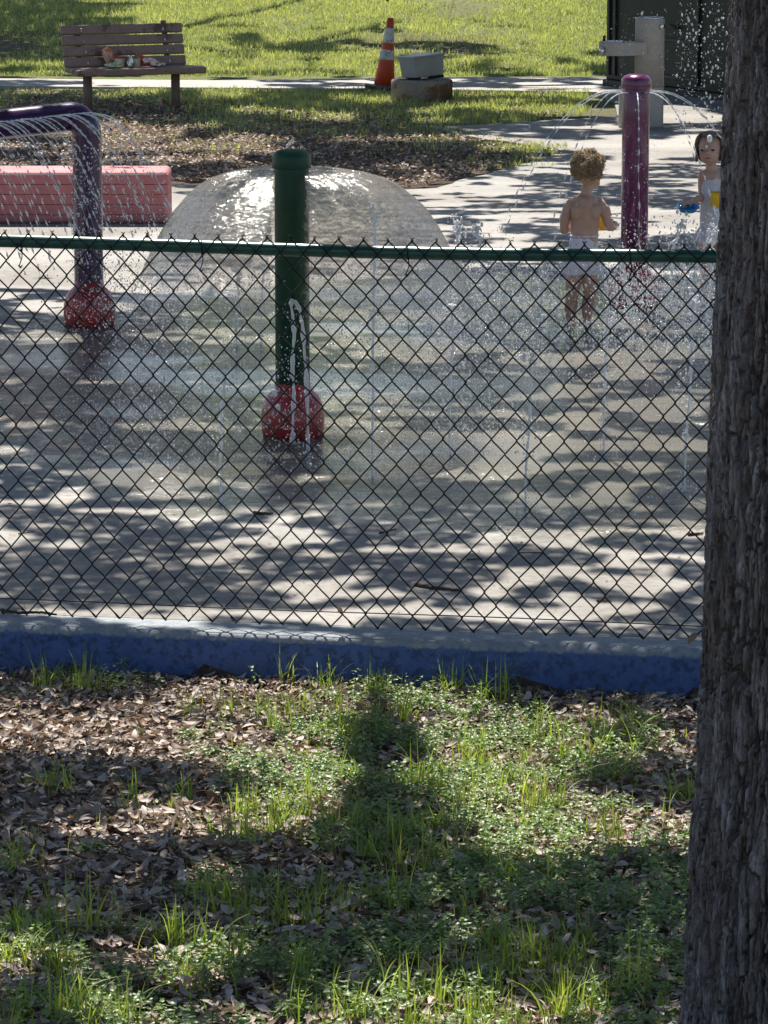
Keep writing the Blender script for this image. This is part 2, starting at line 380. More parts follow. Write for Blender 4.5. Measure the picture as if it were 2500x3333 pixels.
# ------------------------------------------------------------------ crowns overhead that cast the dappled shade
LIT = gridmap([
 (-300,[.3,.4,.8,.9,.9,.9,1,1,1,.6,.6]),
 (0,  [.15,.2,.55,.9,.9,.9,.97,1,1,.3,.2]),
 (60, [.1,.15,.75,.75,.9,.85,.9,1,.95,.3,.2]),
 (110,[.1,.1,.85,.55,.55,.45,.8,1,.9,.3,.2]),
 (150,[.15,.15,.8,.55,.35,.2,.45,1,.8,.3,.2]),
 (190,[.5,.3,.85,.7,.35,.5,.35,.8,.6,.3,.2]),
 (225,[.5,.5,.85,.85,.8,.9,.8,.5,.4,.3,.2]),
 (265,[.35,.5,.6,.65,.6,.5,.45,.4,.3,.3,.2]),
 (300,[.3,.3,.6,.8,.6,.5,.6,.65,.5,.4,.3]),
 (335,[.6,.2,.3,.5,.3,.45,.3,.6,.5,.5,.4]),
 (365,[.5,.1,.05,.5,.4,.25,.5,.6,.5,.55,.5]),
 (400,[.3,.5,.5,.35,.4,.2,.5,.4,.55,.6,.5]),
 (440,[.3,.7,.9,.35,.2,.3,.35,.35,.5,.6,.5]),
 (480,[.4,.6,.9,.7,.2,.15,.2,.6,.5,.55,.5]),
 (520,[.5,.5,.6,.6,.2,.2,.15,.35,.6,.6,.5]),
 (570,[.5,.5,.25,.25,.2,.2,.3,.5,.55,.5,.5]),
 (610,[1,1,.6,.5,.6,.5,.5,.5,.5,.45,.5]),
 (680,[1,1,.9,1,1,.7,.4,.4,.45,.4,.4]),
 (740,[1,1,1,1,1,.9,.4,.35,.35,.35,.35]),
 (820,[1,1,1,1,1,.9,.45,.35,.35,.35,.35]),
 (900,[1,.95,.9,.9,.9,.8,.5,.4,.45,.4,.4]),
 (960,[.7,.6,.6,.6,.7,.6,.45,.4,.45,.4,.4]),
 (1040,[.4,.35,.35,.4,.5,.45,.45,.5,.5,.5,.4]),
 (1140,[.35,.25,.2,.2,.3,.3,.35,.4,.4,.4,.4]),
 (1300,[.3,.25,.15,.15,.3,.35,.35,.35,.4,.4,.4]),
 (1450,[.2,.25,.2,.2,.35,.45,.55,.55,.55,.45,.4]),
 (1600,[.2,.25,.2,.2,.25,.3,.35,.35,.35,.3,.3]),
 (1700,[.45,.45,.4,.35,.3,.3,.3,.3,.3,.3,.3]),
 (1780,[.7,.55,.35,.45,.5,.4,.35,.35,.4,.4,.3]),
 (1860,[.6,.4,.35,.6,.75,.55,.4,.5,.6,.6,.4]),
 (1930,[.45,.3,.4,.65,.8,.6,.5,.6,.55,.6,.4]),
 (2000,[.3,.25,.5,.55,.5,.5,.4,.5,.5,.6,.4]),
 (2040,[.25,.7,.5,.25,.55,.4,.2,.6,.45,.15,.2]),
 (2100,[.05,.05,.1,.1,.1,.1,.1,.1,.1,.05,.1]),
 (2210,[.1,.2,.3,.25,.2,.15,.1,.1,.1,.05,.1]),
 (2290,[.7,.6,.85,.55,.3,.45,.2,.1,.15,.05,.1]),
 (2370,[.85,.8,.85,.7,.9,.55,.7,.4,.2,.35,.1]),
 (2450,[.6,.55,.5,.8,1,.35,1,.7,.3,.3,.1]),
 (2530,[.2,.15,.25,.8,.95,.3,1,.7,.3,.2,.1]),
 (2610,[.1,.1,.3,.6,.6,.25,.8,.7,.3,.3,.1]),
 (2700,[.3,.5,.5,.6,.8,.25,.6,.85,.4,.5,.2]),
 (2790,[.25,.5,.55,.55,.6,.2,.35,.5,.15,.4,.2]),
 (2870,[.1,.35,.6,.6,.25,.1,.1,.1,.1,.2,.2]),
 (2950,[.05,.1,.1,.15,.1,.4,.25,.05,.05,.15,.2]),
 (3030,[.25,.15,.05,.1,.1,.55,.4,.1,.1,.2,.2]),
 (3120,[.5,.4,.3,.35,.1,.3,.5,.3,.2,.2,.2]),
 (3220,[.4,.4,.4,.5,.2,.45,.35,.35,.25,.2,.2]),
 (3333,[.3,.4,.4,.3,.3,.5,.75,.45,.4,.3,.2]),
 (3900,[.4]*11)])
M_LEAF = leafmat("oak_leaf", [(0.0, (0.035, 0.06, 0.018)), (0.6, (0.06, 0.10, 0.03)), (1.0, (0.10, 0.15, 0.04))], 0.45, 0.2)
M_BARKFAR = simple("bark_plain", (0.12, 0.10, 0.085), 0.9, 0.2, var=0.4, vs=12, bmp=0.03, bs=30)
LT = np.array([(-.5, 0, 0), (-.2, .28, .05), (.25, .24, .05), (.5, 0, 0), (.25, -.24, .05), (-.2, -.28, .05)], float)
LF3 = np.array([(0, 5, 1), (1, 5, 4), (1, 4, 2), (2, 4, 3)])
def crown_points(y0, y1, xpad, dens, hmin, hmax, fs, seed):
    r = np.random.default_rng(seed)
    yy0, yy1 = y0, y1
    half = lambda y: y*0.112 + xpad
    area = (half(yy0)+half(yy1))*(yy1-yy0); n = int(area*dens)
    y = r.uniform(yy0, yy1, n); x = r.uniform(-1, 1, n)*half(y)
    z = gz(x, y)
    px, py = project(x, y, z); lit = LIT(px, py)*np.where((py > 1690) & (py < 2010), .74, 1.0); con = np.where(py > 1680, 1.3, np.where(py < 590, 1.7, 1.0)); lit = np.clip((lit-.47)*con+.47, 0, 1)
    dm = ((x+.4)/.85)**2+((y-14.55)/.5)**2; lit = np.where(dm < 1, np.maximum(lit, .66), lit)
    wf = smooth(11.3, 11.6, y); xs_ = x*np.where(y > 11.4, .74, 1.0); q = (0.5-.22*wf)*vnoise(xs_*fs*0.45, y*fs*0.45, seed) + 0.32*vnoise(xs_*fs, y*fs, seed+1) + (0.18+.22*wf)*vnoise(xs_*fs*2.3, y*fs*2.3, seed+2)
    q = (np.argsort(np.argsort(q))+.5)/len(q)      # even spread, so LIT is the sunlit share
    keep = q > lit + r.normal(0, 0.025, n)
    x, y, z = x[keep], y[keep], z[keep]
    h = hmin + (hmax-hmin)*(0.65*vnoise(x*0.7+9, y*0.7, seed+4)+0.35*r.random(len(x)))
    h = h+1.6*smooth(11.2, 11.7, y)*(y < 14)
    t = (h-z)/SV[2]
    return np.stack([x, y, z], -1) + SV[None]*t[:, None], r
def crown(name, parent, y0, y1, xpad, dens, hmin, hmax, fs, size, seed):
    P, r = crown_points(y0, y1, xpad, dens, hmin, hmax, fs, seed); n = len(P)
    R = rot_z(r.uniform(0, 6.28, n)) @ rot_x(r.normal(0, 0.5, n)) @ rot_y(r.normal(0, 0.5, n))
    me = scatter(name, LT, LF3, P, R, size*r.uniform(0.7, 1.3, n), {'rnd': r.random(n)})
    return obj(name, me, M_LEAF, parent, False)
def limb_tree(name, base, top, r0, hubs, label, group=None):
    t = empty(name, base, label, 'tree', group); mb = MB(); b = np.array(base, float); tp = np.array(top, float)
    k = np.linspace(0, 1, 9)[:, None]; pts = b+(tp-b)*k + np.sin(k*3)*np.array([.15, .1, 0]); pts[0][2] -= 0.15
    mb.add(*tube(pts, r0*(1.25-0.6*k[:, 0]), 14))
    for h in hubs:
        h = np.array(h, float); kk = np.linspace(0, 1, 8)[:, None]
        p = tp-np.array([0, 0, .2]) + (h-tp)*kk + np.array([0, 0, 1])*np.sin(kk*math.pi)*0.35 + rng.normal(0, .06, (8, 3))*np.sin(kk*math.pi)
        mb.add(*tube(p, r0*0.45*(1-0.8*kk[:, 0]), 8))
        for q in range(3):
            s = p[3+q]; e = s+rng.normal(0, 1, 3)*np.array([1.0, 1.0, .3]); kk2 = np.linspace(0, 1, 5)[:, None]
            mb.add(*tube(s+(e-s)*kk2, r0*0.16*(1-.75*kk2[:, 0]), 6))
    obj("trunk", mb.mesh("trunk"), M_BARKFAR, t); return t

# --- foreground oak: detailed bark trunk, crown above the picture
def mat_bark():
    m, t, b = mat("bark")
    tc = t.nodes.new('ShaderNodeTexCoord'); v = tc.outputs['Object']
    a = t.nodes.new('ShaderNodeAttribute'); a.attribute_name = 'plate'
    n1 = noise(t, 60, 7, 0.8, v, (1, 1, 0.25)); n2 = noise(t, 5, 4, 0.6, v, (1, 1, 0.5)); n3 = noise(t, 220, 3, 0.7, v, (1, 1, 0.4))
    c1 = ramp(t, n1, [(0.28, (0.07, 0.058, 0.052)), (0.48, (0.24, 0.22, 0.212)), (0.68, (0.54, 0.525, 0.53))])
    c2 = ramp(t, a.outputs['Fac'], [(0.0, (0.58, 0.48, 0.41)), (0.5, (1.0, 0.96, 0.93)), (1.0, (1.5, 1.47, 1.48))])
    mm = t.nodes.new('ShaderNodeMix'); mm.data_type = 'RGBA'; mm.blend_type = 'MULTIPLY'; mm.inputs[0].default_value = 1
    L(t, c1, mm.inputs[6]); L(t, c2, mm.inputs[7])
    mk = ramp(t, n2, [(0.52, (0, 0, 0)), (0.7, (1, 1, 1))]); c = mixc(t, mk, mm.outputs[2], (0.13, 0.085, 0.06))
    mk2 = mathn(t, 'MULTIPLY', mk, 0.5)
    c = mixc(t, mk2, mm.outputs[2], (0.15, 0.10, 0.07))
    L(t, c, b.inputs['Base Color']); b.inputs['Roughness'].default_value = 0.9; b.inputs['Specular IOR Level'].default_value = 0.2
    bump(t, b, mathn(t, 'ADD', mathn(t, 'MULTIPLY', n1, 0.7), mathn(t, 'MULTIPLY', n3, 0.6)), 0.014); return m
TY = 6.75
def build_oak():
    z0 = -0.15 + float(gz(1.0, TY)); edge = []
    for px, py in ((2378, 0), (2360, 300), (2338, 750), (2314, 1300), (2301, 1650), (2290, 2050), (2277, 2450), (2247, 2900), (2226, 3333)):
        p = at_Y(px, py, TY); edge.append((p[2], p[0]))
    edge.sort(); ez = np.array([e[0] for e in edge]); ex = np.array([e[1] for e in edge])
    nz, na = 1250, 760; z = np.linspace(z0, 3.9, nz); a = np.linspace(0, 2*math.pi, na, endpoint=False)
    Rz = 0.215 + 0.05*np.exp(-(z-z0)/0.35) - 0.012*np.clip(z-1, 0, 3)
    e = np.interp(z, ez, ex); e = np.where(z > ez[-1], ex[-1]+(z-ez[-1])*0.02, e)
    cxz = e + Rz - 0.05*np.exp(-(z-z0)/0.35)*0.3
    A, Z = np.meshgrid(a, z); per = 46
    ca, sa = np.cos(A), np.sin(A)
    wv = 0.55*(fbm(A*5+3, Z*3.2, 21, 3)-.5) + 0.24*(fbm(A*17, Z*13, 22, 3)-.5)
    def ridge(fr, fz, sd, am):
        n = vnoise((A+wv*am)*fr, Z*fz+vnoise(A*fr*.5, Z*0, sd+3)*7, sd); return np.abs(2*n-1)
    r1 = ridge(11, 2.3, 31, .42); r2 = ridge(24, 5.5, 32, .40); r3 = ridge(60, 26, 33, .2)
    u = (A+wv*.30)*8.5; v = Z*6.5+vnoise(np.floor(u), u*0, 41)*9
    f1, f2, cid = worley(u, v, 44); d = f2-f1
    crack = smooth(0.03, .15, r1)*(.42+.58*smooth(0.03, .14, r2))*(.62+.38*smooth(0, .07, d))
    hgt = 0.044*crack + .009*cid*crack + .004*smooth(0, .4, r3)*crack + .010*(fbm(A*40, Z*34, 5, 4)-.5)
    cid2 = vnoise(A*40, Z*9, 66)
    big = 0.012*(fbm(np.cos(A)*1.6+5, np.sin(A)*1.6+Z*1.2, 51, 2)-.5)
    R = Rz[:, None] + hgt - 0.053 + big
    X = cxz[:, None]+R*np.cos(A); Y = TY+R*np.sin(A)
    V = np.stack([X, Y, Z], -1).reshape(-1, 3)
    i = np.arange(na)[None]+np.arange(nz-1)[:, None]*na; j = (np.arange(na)+1) % na; j = j[None]+np.arange(nz-1)[:, None]*na
    Fq = np.stack([i, j, j+na, i+na], -1).reshape(-1, 4)
    me = bulk("trunk", V, Fq, {'plate': (0.6*cid+0.4*cid2).ravel()})
    t = empty("oak_tree", (1.0, TY, z0), "big tree trunk with deeply furrowed grey bark in front of the fence", 'tree')
    obj("trunk", me, mat_bark(), t)
    mb = MB(); top = np.array([float(cxz[-1]), TY, 3.85])
    for h in ((-1.5, 11.5, 4.6), (0.3, 13.5, 5.0), (2.2, 12.5, 4.6), (-0.6, 9.4, 4.5), (3.5, 8, 5.2)):
        h = np.array(h); kk = np.linspace(0, 1, 10)[:, None]; p = top+(h-top)*kk+np.array([0, 0, .5])*np.sin(kk*math.pi); p[0][2] -= .3
        mb.add(*tube(p, 0.12*(1-.8*kk[:, 0]), 8))
    obj("limb", mb.mesh("limb"), M_BARKFAR, t)
    crown("crown", t, 5.5, 13.6, 1.3, 3000, 3.0, 4.4, 4.6, 0.058, 3)
build_oak()
def shade_limb(parent, pxs, h, r, land=True):
    P = []
    for (a, b) in pxs:
        g = land_px(a, b); P.append(g+SV*((h-g[2])/SV[2]))
    P = np.array(P); k = np.linspace(0, len(P)-1, 26); Q = np.stack([np.interp(k, range(len(P)), P[:, i]) for i in range(3)], -1)
    Q += rng.normal(0, r*.25, Q.shape); mb = MB(); mb.add(*tube(Q, r*(1.15-.6*k/k.max()), 8)); obj("limb", mb.mesh("limb"), M_BARKFAR, parent)
_oak = bpy.data.objects["oak_tree"]
shade_limb(_oak, ((1170, 2950), (1190, 2800), (1205, 2650), (1215, 2500), (1250, 2360), (1240, 2290)), 3.6, .055)
shade_limb(_oak, ((-200, 2820), (200, 2930), (700, 2960), (1180, 2930), (1700, 2880), (2250, 2830)), 3.9, .06)
shade_limb(_oak, ((-200, 2440), (0, 2432), (250, 2440), (420, 2452)), 3.4, .022)
t = limb_tree("oak_tree", (-6.5, 24, 0), (-6.0, 24, 4.0), .3, [(-2, 19, 7), (0, 24, 7.5), (1.5, 20, 6.5), (-3, 27, 7)], "oak standing left of the splash pad, only its shade in view", None)
crown("crown", t, 13.6, 28.0, 1.8, 1500, 3.9, 6.0, 3.3, 0.08, 5)
t = limb_tree("oak_tree", (8.5, 41, 0.2), (8.0, 41, 4.5), .35, [(3, 36, 8), (0, 42, 8), (4, 46, 8), (-3, 40, 8)], "oak standing on the lawn beyond the shed, only its shade in view", None)
crown("crown", t, 28.0, 50.0, 2.5, 600, 6, 9.5, 1.5, 0.13, 9)
shade_limb(t, ((520, 100), (620, 88), (720, 62), (820, 45), (960, 8), (1050, -20)), 6.8, .09)
shade_limb(t, ((560, 150), (760, 175), (900, 160), (1100, 120), (1300, 70)), 7.0, .10)
shade_limb(t, ((500, 470), (640, 455), (760, 430), (900, 400), (1100, 395)), 6.5, .07)
# wood beyond the lawn, above the picture edge
def back_tree(x, y, hgt, rad, seed, label):
    z = float(gz(x, y)); t = empty("oak_tree", (x, y, z), label, 'tree', 'trees beyond the lawn'); r = np.random.default_rng(seed)
    mb = MB(); k = np.linspace(0, 1, 7)[:, None]
    mb.add(*tube(np.array([x, y, z-.2])+np.array([.3, 0, hgt*.75])*k, .32*(1.1-.7*k[:, 0]), 10))
    for q in range(6):
        e = np.array([x, y, z+hgt*.45])+r.normal(0, 1, 3)*np.array([rad*.5, rad*.5, hgt*.14]); s = np.array([x+.1, y, z+hgt*.35])
        mb.add(*tube(s+(e-s)*k, .12*(1-.7*k[:, 0]), 6))
    obj("trunk", mb.mesh("trunk"), M_BARKFAR, t)
    cl = r.normal(0, 1, (34, 3)); cl /= np.linalg.norm(cl, axis=1)[:, None]; cl *= r.uniform(.3, 1, (34, 1))**.5
    c = np.array([x, y, z+hgt*.62])+cl*np.array([rad, rad, hgt*.36]); n = 5200
    P = c[r.integers(0, 34, n)] + r.normal(0, 1, (n, 3))*rad*.17
    R = rot_z(r.uniform(0, 6.28, n))@rot_x(r.normal(0, .8, n))
    obj("crown", scatter("crown", LT, LF3, P, R, r.uniform(.2, .42, n), {'rnd': r.random(n)}), M_LEAF, t, False)
for i, (x, y, h, rd) in enumerate([(-18, 62, 12, 5), (-10.5, 68, 12, 4.2), (5.5, 61, 11, 4.2), (12, 64, 13, 5), (20, 60, 12, 5)]):
    back_tree(x, y, h, rd, 40+i, "leafy oak in the row of trees beyond the lawn")

# ------------------------------------------------------------------ foreground cover
GREEN = gridmap([   # broad leaved plants
 (2150,[0]*11),
 (2230,[.1,.1,0,0,.1,.2,.2,.1,0,0,0]),
 (2300,[.15,.2,.05,.1,.25,.5,.4,.25,.1,0,0]),
 (2380,[0,.05,.05,.4,.9,.9,.9,.5,.2,.05,0]),
 (2450,[0,0,.05,.8,1,1,1,.8,.4,.1,0]),
 (2550,[0,0,.05,.6,.8,.9,.9,.8,.5,.1,0]),
 (2650,[0,0,.1,.4,.4,.6,.8,.6,.5,.1,0]),
 (2750,[0,.1,.1,.15,.3,.6,.7,.4,.6,.3,0]),
 (2850,[.1,.1,.2,.1,.3,.5,.7,.7,.7,.4,0]),
 (2950,[.2,.3,.2,.2,.4,.7,.8,.8,.8,.6,.2]),
 (3050,[.4,.4,.2,.3,.6,.8,.8,.8,.7,.6,.3]),
 (3150,[.4,.5,.3,.4,.6,.8,.8,.6,.7,.6,.3]),
 (3333,[.5,.5,.4,.5,.7,.9,.9,.8,.8,.6,.3]),
 (3800,[.5]*11)])
TUFT = gridmap([
 (2150,[0]*11),
 (2230,[.5,.4,0,.1,.3,.5,.5,.3,.1,0,0]),
 (2330,[.1,.2,.1,.3,.3,.4,.4,.3,.2,.1,0]),
 (2450,[0,0,.05,.2,.3,.4,.3,.5,.7,.4,0]),
 (2600,[0,.1,.1,.3,.5,.5,.4,.6,.8,.5,0]),
 (2700,[.1,.2,.2,.5,.8,.7,.6,.9,.7,.3,0]),
 (2800,[.3,.2,.2,.5,.9,.9,.7,.9,.8,.4,0]),
 (2900,[.5,.4,.3,.3,.5,.9,.9,.8,.8,.5,.2]),
 (3000,[.9,.8,.5,.5,.6,.6,.7,.7,.8,.6,.3]),
 (3100,[1,1,.8,.7,.5,.6,.8,.8,.7,.6,.3]),
 (3333,[1,1,.9,.8,.7,.8,.9,.8,.7,.6,.3]),
 (3800,[.8]*11)])
M_LIT = leafmat("dead_leaf", [(0.0, (0.10, 0.062, 0.042)), (0.3, (0.25, 0.18, 0.14)), (0.6, (0.42, 0.34, 0.28)), (0.9, (0.58, 0.50, 0.43)), (1.0, (0.32, 0.13, 0.055))], 0.6, 0.15, (1, .8, .6))
M_WEED = leafmat("weed_leaf", [(0.0, (0.10, 0.165, 0.055)), (0.5, (0.21, 0.30, 0.12)), (1.0, (0.36, 0.44, 0.22))], 0.38, 0.4, (1.1, 1.2, .5))
M_GRASS = leafmat("grass_blade", [(0.0, (0.12, 0.18, 0.045)), (0.6, (0.27, 0.36, 0.09)), (0.9, (0.42, 0.48, 0.15)), (1.0, (0.50, 0.45, 0.28))], 0.42, 0.45, (1.2, 1.2, .4))
def leaf_template(nseg=5, w=0.2, curl=0.12, fold=0.06):
    V = []; 
    for i in range(nseg+1):
        t = i/nseg; ww = w*math.sin(math.pi*(0.04+0.92*t)**0.8); x = t-0.5; z = curl*(4*(t-.5)**2-.4)
        V += [(x, -ww, z+fold), (x, 0, z), (x, ww, z+fold)]
    f = []
    for i in range(nseg):
        for j in (0, 1):
            a = i*3+j; f.append((a, a+1, a+4, a+3))
    return np.array(V, float), np.array(f)
def region(n, y0, y1, pad_=0.25, r=rng):
    y = r.uniform(y0, y1, n); x = r.uniform(-1, 1, n)*(y*0.112+pad_); return x, y
def litter():
    parts = []
    r = np.random.default_rng(5)
    x, y = region(42000, 6.6, 11.9); m = (y < curb_Y(x)-0.01); x, y = x[m], y[m]
    px, py = project(x, y, gz(x, y)); g = GREEN(px, py)
    keep = r.random(len(x)) > g*0.35; x, y = x[keep], y[keep]; n = len(x)
    z = gz(x, y) + r.uniform(0.004, 0.032, n)
    Rm = rot_z(r.uniform(0, 6.28, n)) @ rot_x(r.normal(0, .38, n)) @ rot_y(r.normal(0, .28, n))
    kinds = [leaf_template(5, .20, .10, .05), leaf_template(5, .16, -.14, .03), leaf_template(5, .24, .2, .09)]
    k = r.integers(0, 3, n); Vs = []; Fs = []; rs = []; off = 0
    size = .017+.044*r.random(n)**1.8
    for q in range(3):
        T, TF = kinds[q]; s = k == q; P = np.stack([x[s], y[s], z[s]], -1)
        V = np.einsum('nij,nkj->nki', Rm[s], T[None]*size[s][:, None, None])+P[:, None]
        N_ = len(P); Fs.append((TF[None]+(np.arange(N_)*len(T))[:, None, None]).reshape(-1, 4)+off); off += N_*len(T)
        Vs.append(V.reshape(-1, 3)); rs.append(np.repeat(r.random(N_)*.985+.0, len(T)))
    me = bulk("leaf_litter", np.concatenate(Vs), np.concatenate(Fs), {'rnd': np.concatenate(rs)})
    tag(obj("leaf_litter", me, M_LIT), "dry brown oak leaves covering the ground in front of the blue curb", 'leaves', kind='stuff')
litter()
def weeds():
    r = np.random.default_rng(6); T, TF = leaf_template(3, .30, .10, .07)
    x, y = region(15000, 6.6, 11.7); m = y < curb_Y(x)-0.03; x, y = x[m], y[m]
    px, py = project(x, y, gz(x, y)); g = GREEN(px, py); q = fbm(x*5, y*5, 61, 2)
    keep = (g*.86 > smooth(.25, .75, q)) & (r.random(len(x)) < .35+.65*g); x, y = x[keep], y[keep]; n = len(x)
    nl = 9; cx = np.repeat(x, nl); cy = np.repeat(y, nl); N_ = n*nl
    hgt = np.repeat(r.uniform(.015, .07, n), nl)*np.tile(np.linspace(.35, 1, nl), n)
    ang = r.uniform(0, 6.28, N_); sz = r.uniform(.009, .0215, N_); rad = sz*.5+r.uniform(0, .012, N_)
    P = np.stack([cx+np.cos(ang)*rad, cy+np.sin(ang)*rad, gz(cx, cy)+hgt+.012], -1)
    R = rot_z(ang)@rot_y(r.normal(.12, .3, N_))@rot_x(r.normal(0, .3, N_))
    me = scatter("ground_cover", T, TF, P, R, sz, {'rnd': np.clip(np.repeat(r.random(n), nl)*.6+r.random(N_)*.4, 0, 1)})
    tag(obj("ground_cover", me, M_WEED), "low green broad leaved weeds spreading over the leaf litter", 'weeds', kind='stuff')
weeds()
def blades(P, az, ln, wd, lean, seg=4, sidebend=None):
    """vectorised curved blades; returns V,F"""
    n = len(P); t = np.linspace(0, 1, seg+1)
    hx = lean[:, None]*ln[:, None]*t[None]**2; hz = ln[:, None]*(t[None]-0.45*lean[:, None]*t[None]**2.5)
    dx = np.cos(az)[:, None]*hx; dy = np.sin(az)[:, None]*hx
    C = np.stack([P[:, 0:1]+dx, P[:, 1:2]+dy, P[:, 2:3]+hz], -1)
    fa = az+math.pi/2+rng.normal(0, .5, n)
    side = np.stack([np.cos(fa), np.sin(fa), np.zeros(n)], -1)[:, None]*(wd[:, None, None]*(1-t[None, :, None]**1.8+.04))
    V = np.stack([C-side, C+side], 2).reshape(n, -1, 3); k = (seg+1)*2
    b = np.array([(2*i, 2*i+1, 2*i+3, 2*i+2) for i in range(seg)])
    return V.reshape(-1, 3), (b[None]+(np.arange(n)*k)[:, None, None]).reshape(-1, 4), k
def near_grass():
    r = np.random.default_rng(8)
    x, y = region(1500, 6.6, 11.7); m = y < curb_Y(x)-0.04; x, y = x[m], y[m]
    px, py = project(x, y, gz(x, y)); g = TUFT(px, py); q = fbm(x*3.1, y*3.1, 71, 2)
    keep = (g*.60 > smooth(.25, .75, q)); x, y = x[keep], y[keep]
    # named tufts seen in the photo
    ext = [(130, 2262, .19), (235, 2262, .12), (330, 2275, .12), (860, 2330, .14), (1000, 2330, .16), (1300, 2370, .2), (1560, 2310, .2), (1640, 2310, .2), (1440, 2720, .2), (1720, 2660, .22), (750, 2770, .18), (1830, 2660, .2), (1750, 2400, .15), (1300, 3000, .22), (560, 3120, .18), (1010, 3030, .16), (2060, 3280, .2), (300, 3060, .2)]
    E = [land_px(a, b) for a, b, c in ext]
    x = np.concatenate([x, [e[0] for e in E]]); y = np.concatenate([y, [e[1] for e in E]])
    L0 = np.concatenate([r.uniform(.05, .17, len(x)-len(E)), [c for a, b, c in ext]]); n = len(x)
    nb = 16; N_ = n*nb; bx = np.repeat(x, nb)+r.normal(0, .018, N_); by = np.repeat(y, nb)+r.normal(0, .018, N_)
    by = np.minimum(by, curb_Y(bx)-.015)
    ln = np.repeat(L0, nb)*r.uniform(.4, 1.1, N_)
    P = np.stack([bx, by, gz(bx, by)], -1)
    V, Fq, k = blades(P, r.uniform(0, 6.28, N_), ln, r.uniform(.0014, .0029, N_), np.abs(r.normal(.4, .35, N_)), 6)
    rn = np.clip(np.repeat(r.random(n), nb)*.5+r.random(N_)*.5, 0, 1)
    # thin single sprigs everywhere
    x2, y2 = region(9000, 6.6, 11.6); m = y2 < curb_Y(x2)-.04; x2, y2 = x2[m], y2[m]
    px, py = project(x2, y2, gz(x2, y2)); kp = r.random(len(x2)) < TUFT(px, py)*.6; x2, y2 = x2[kp], y2[kp]
    P2 = np.stack([x2, y2, gz(x2, y2)], -1); n2 = len(x2)
    V2, F2, k2 = blades(P2, r.uniform(0, 6.28, n2), r.uniform(.03, .12, n2), r.uniform(.0009, .0017, n2), np.abs(r.normal(.3, .3, n2)), 5)
    me = bulk("grass", np.concatenate([V, V2]), np.concatenate([Fq, F2+len(V)]), {'rnd': np.concatenate([np.repeat(rn, k), np.repeat(r.random(n2), k2)])})
    tag(obj("grass", me, M_GRASS), "thin green grass tufts growing through the leaf litter in front of the curb", 'grass', kind='stuff')
near_grass()
def far_grass():
    r = np.random.default_rng(9)
    y = r.uniform(27.5, 49, 260000); x = r.uniform(-1, 1, len(y))*(y*.112+.5); z = gz(x, y)
    px, py = project(x, y, z); g = GRASS_FAR(px, py); q = fbm(x*1.4, y*1.4, 81, 3)
    g2 = g*1.15-.45*smooth(.3, .7, q)*(g < .95)-.55*smooth(.58, .74, fbm(x*.9+7, y*.45, 85, 3))
    onpath = (py > 249) & (py < 296) & (px < 1990)
    onpad = (px > 1925)*(py > 240) | ((py > 385+ (1990-px)*.05) & (py < 413+(px-1395)*.16) & (px > 1395)) | (py > 600)
    keep = (r.random(len(x)) < g2) & ~onpath & ~onpad; x, y, z = x[keep], y[keep], z[keep]; n = len(x)
    clump = fbm(x*2.2, y*2.2, 91, 2)
    V, Fq, k = blades(np.stack([x, y, z], -1), r.uniform(0, 6.28, n), r.uniform(.025, .075, n)*(.5+clump), r.uniform(.003, .006, n), np.abs(r.normal(.4, .35, n)), 2)
    me = bulk("grass", V, Fq, {'rnd': np.repeat(np.clip(.15+.55*r.random(n)+.5*(clump-.4), 0, 1), k)})
    m = leafmat("lawn_blade", [(0.0, (0.19, 0.24, 0.10)), (0.45, (0.39, 0.45, 0.20)), (0.8, (0.55, 0.58, 0.31)), (1.0, (0.70, 0.62, 0.45))], .5, .4, (1.2, 1.15, .45))
    tag(obj("grass", me, m), "sunlit mown lawn behind the bench and the path", 'grass', kind='stuff')
    T, TF = leaf_template(2, .28, .1, .06)
    y = r.uniform(25.8, 36, 60000); x = r.uniform(-1, 1, len(y))*(y*.112+.5); z = gz(x, y); px, py = project(x, y, z); g = GRASS_FAR(px, py)
    onpad = (py > 598+(px > 1300)*12-(np.clip(px-1400, 0, 430))*.28) | (px > 1840) | ((py > 385) & (py < 413+(px-1395)*.16) & (px > 1395)) | ((py > 249) & (py < 296))
    keep = (r.random(len(x)) < 1-g*.85) & ~onpad; x, y, z = x[keep], y[keep], z[keep]; n = len(x)
    R = rot_z(r.uniform(0, 6.28, n))@rot_x(r.normal(0, .4, n))@rot_y(r.normal(0, .4, n))
    z = np.where(y < 27, np.maximum(z, -.012), z)
    me = scatter("leaf_litter", T, TF, np.stack([x, y, z+r.uniform(.004, .03, n)], -1), R, r.uniform(.018, .05, n), {'rnd': r.random(n)*.97})
    tag(obj("leaf_litter", me, M_LIT), "dead leaves strewn on the bare soil around the bench", 'leaves', kind='stuff')
far_grass()

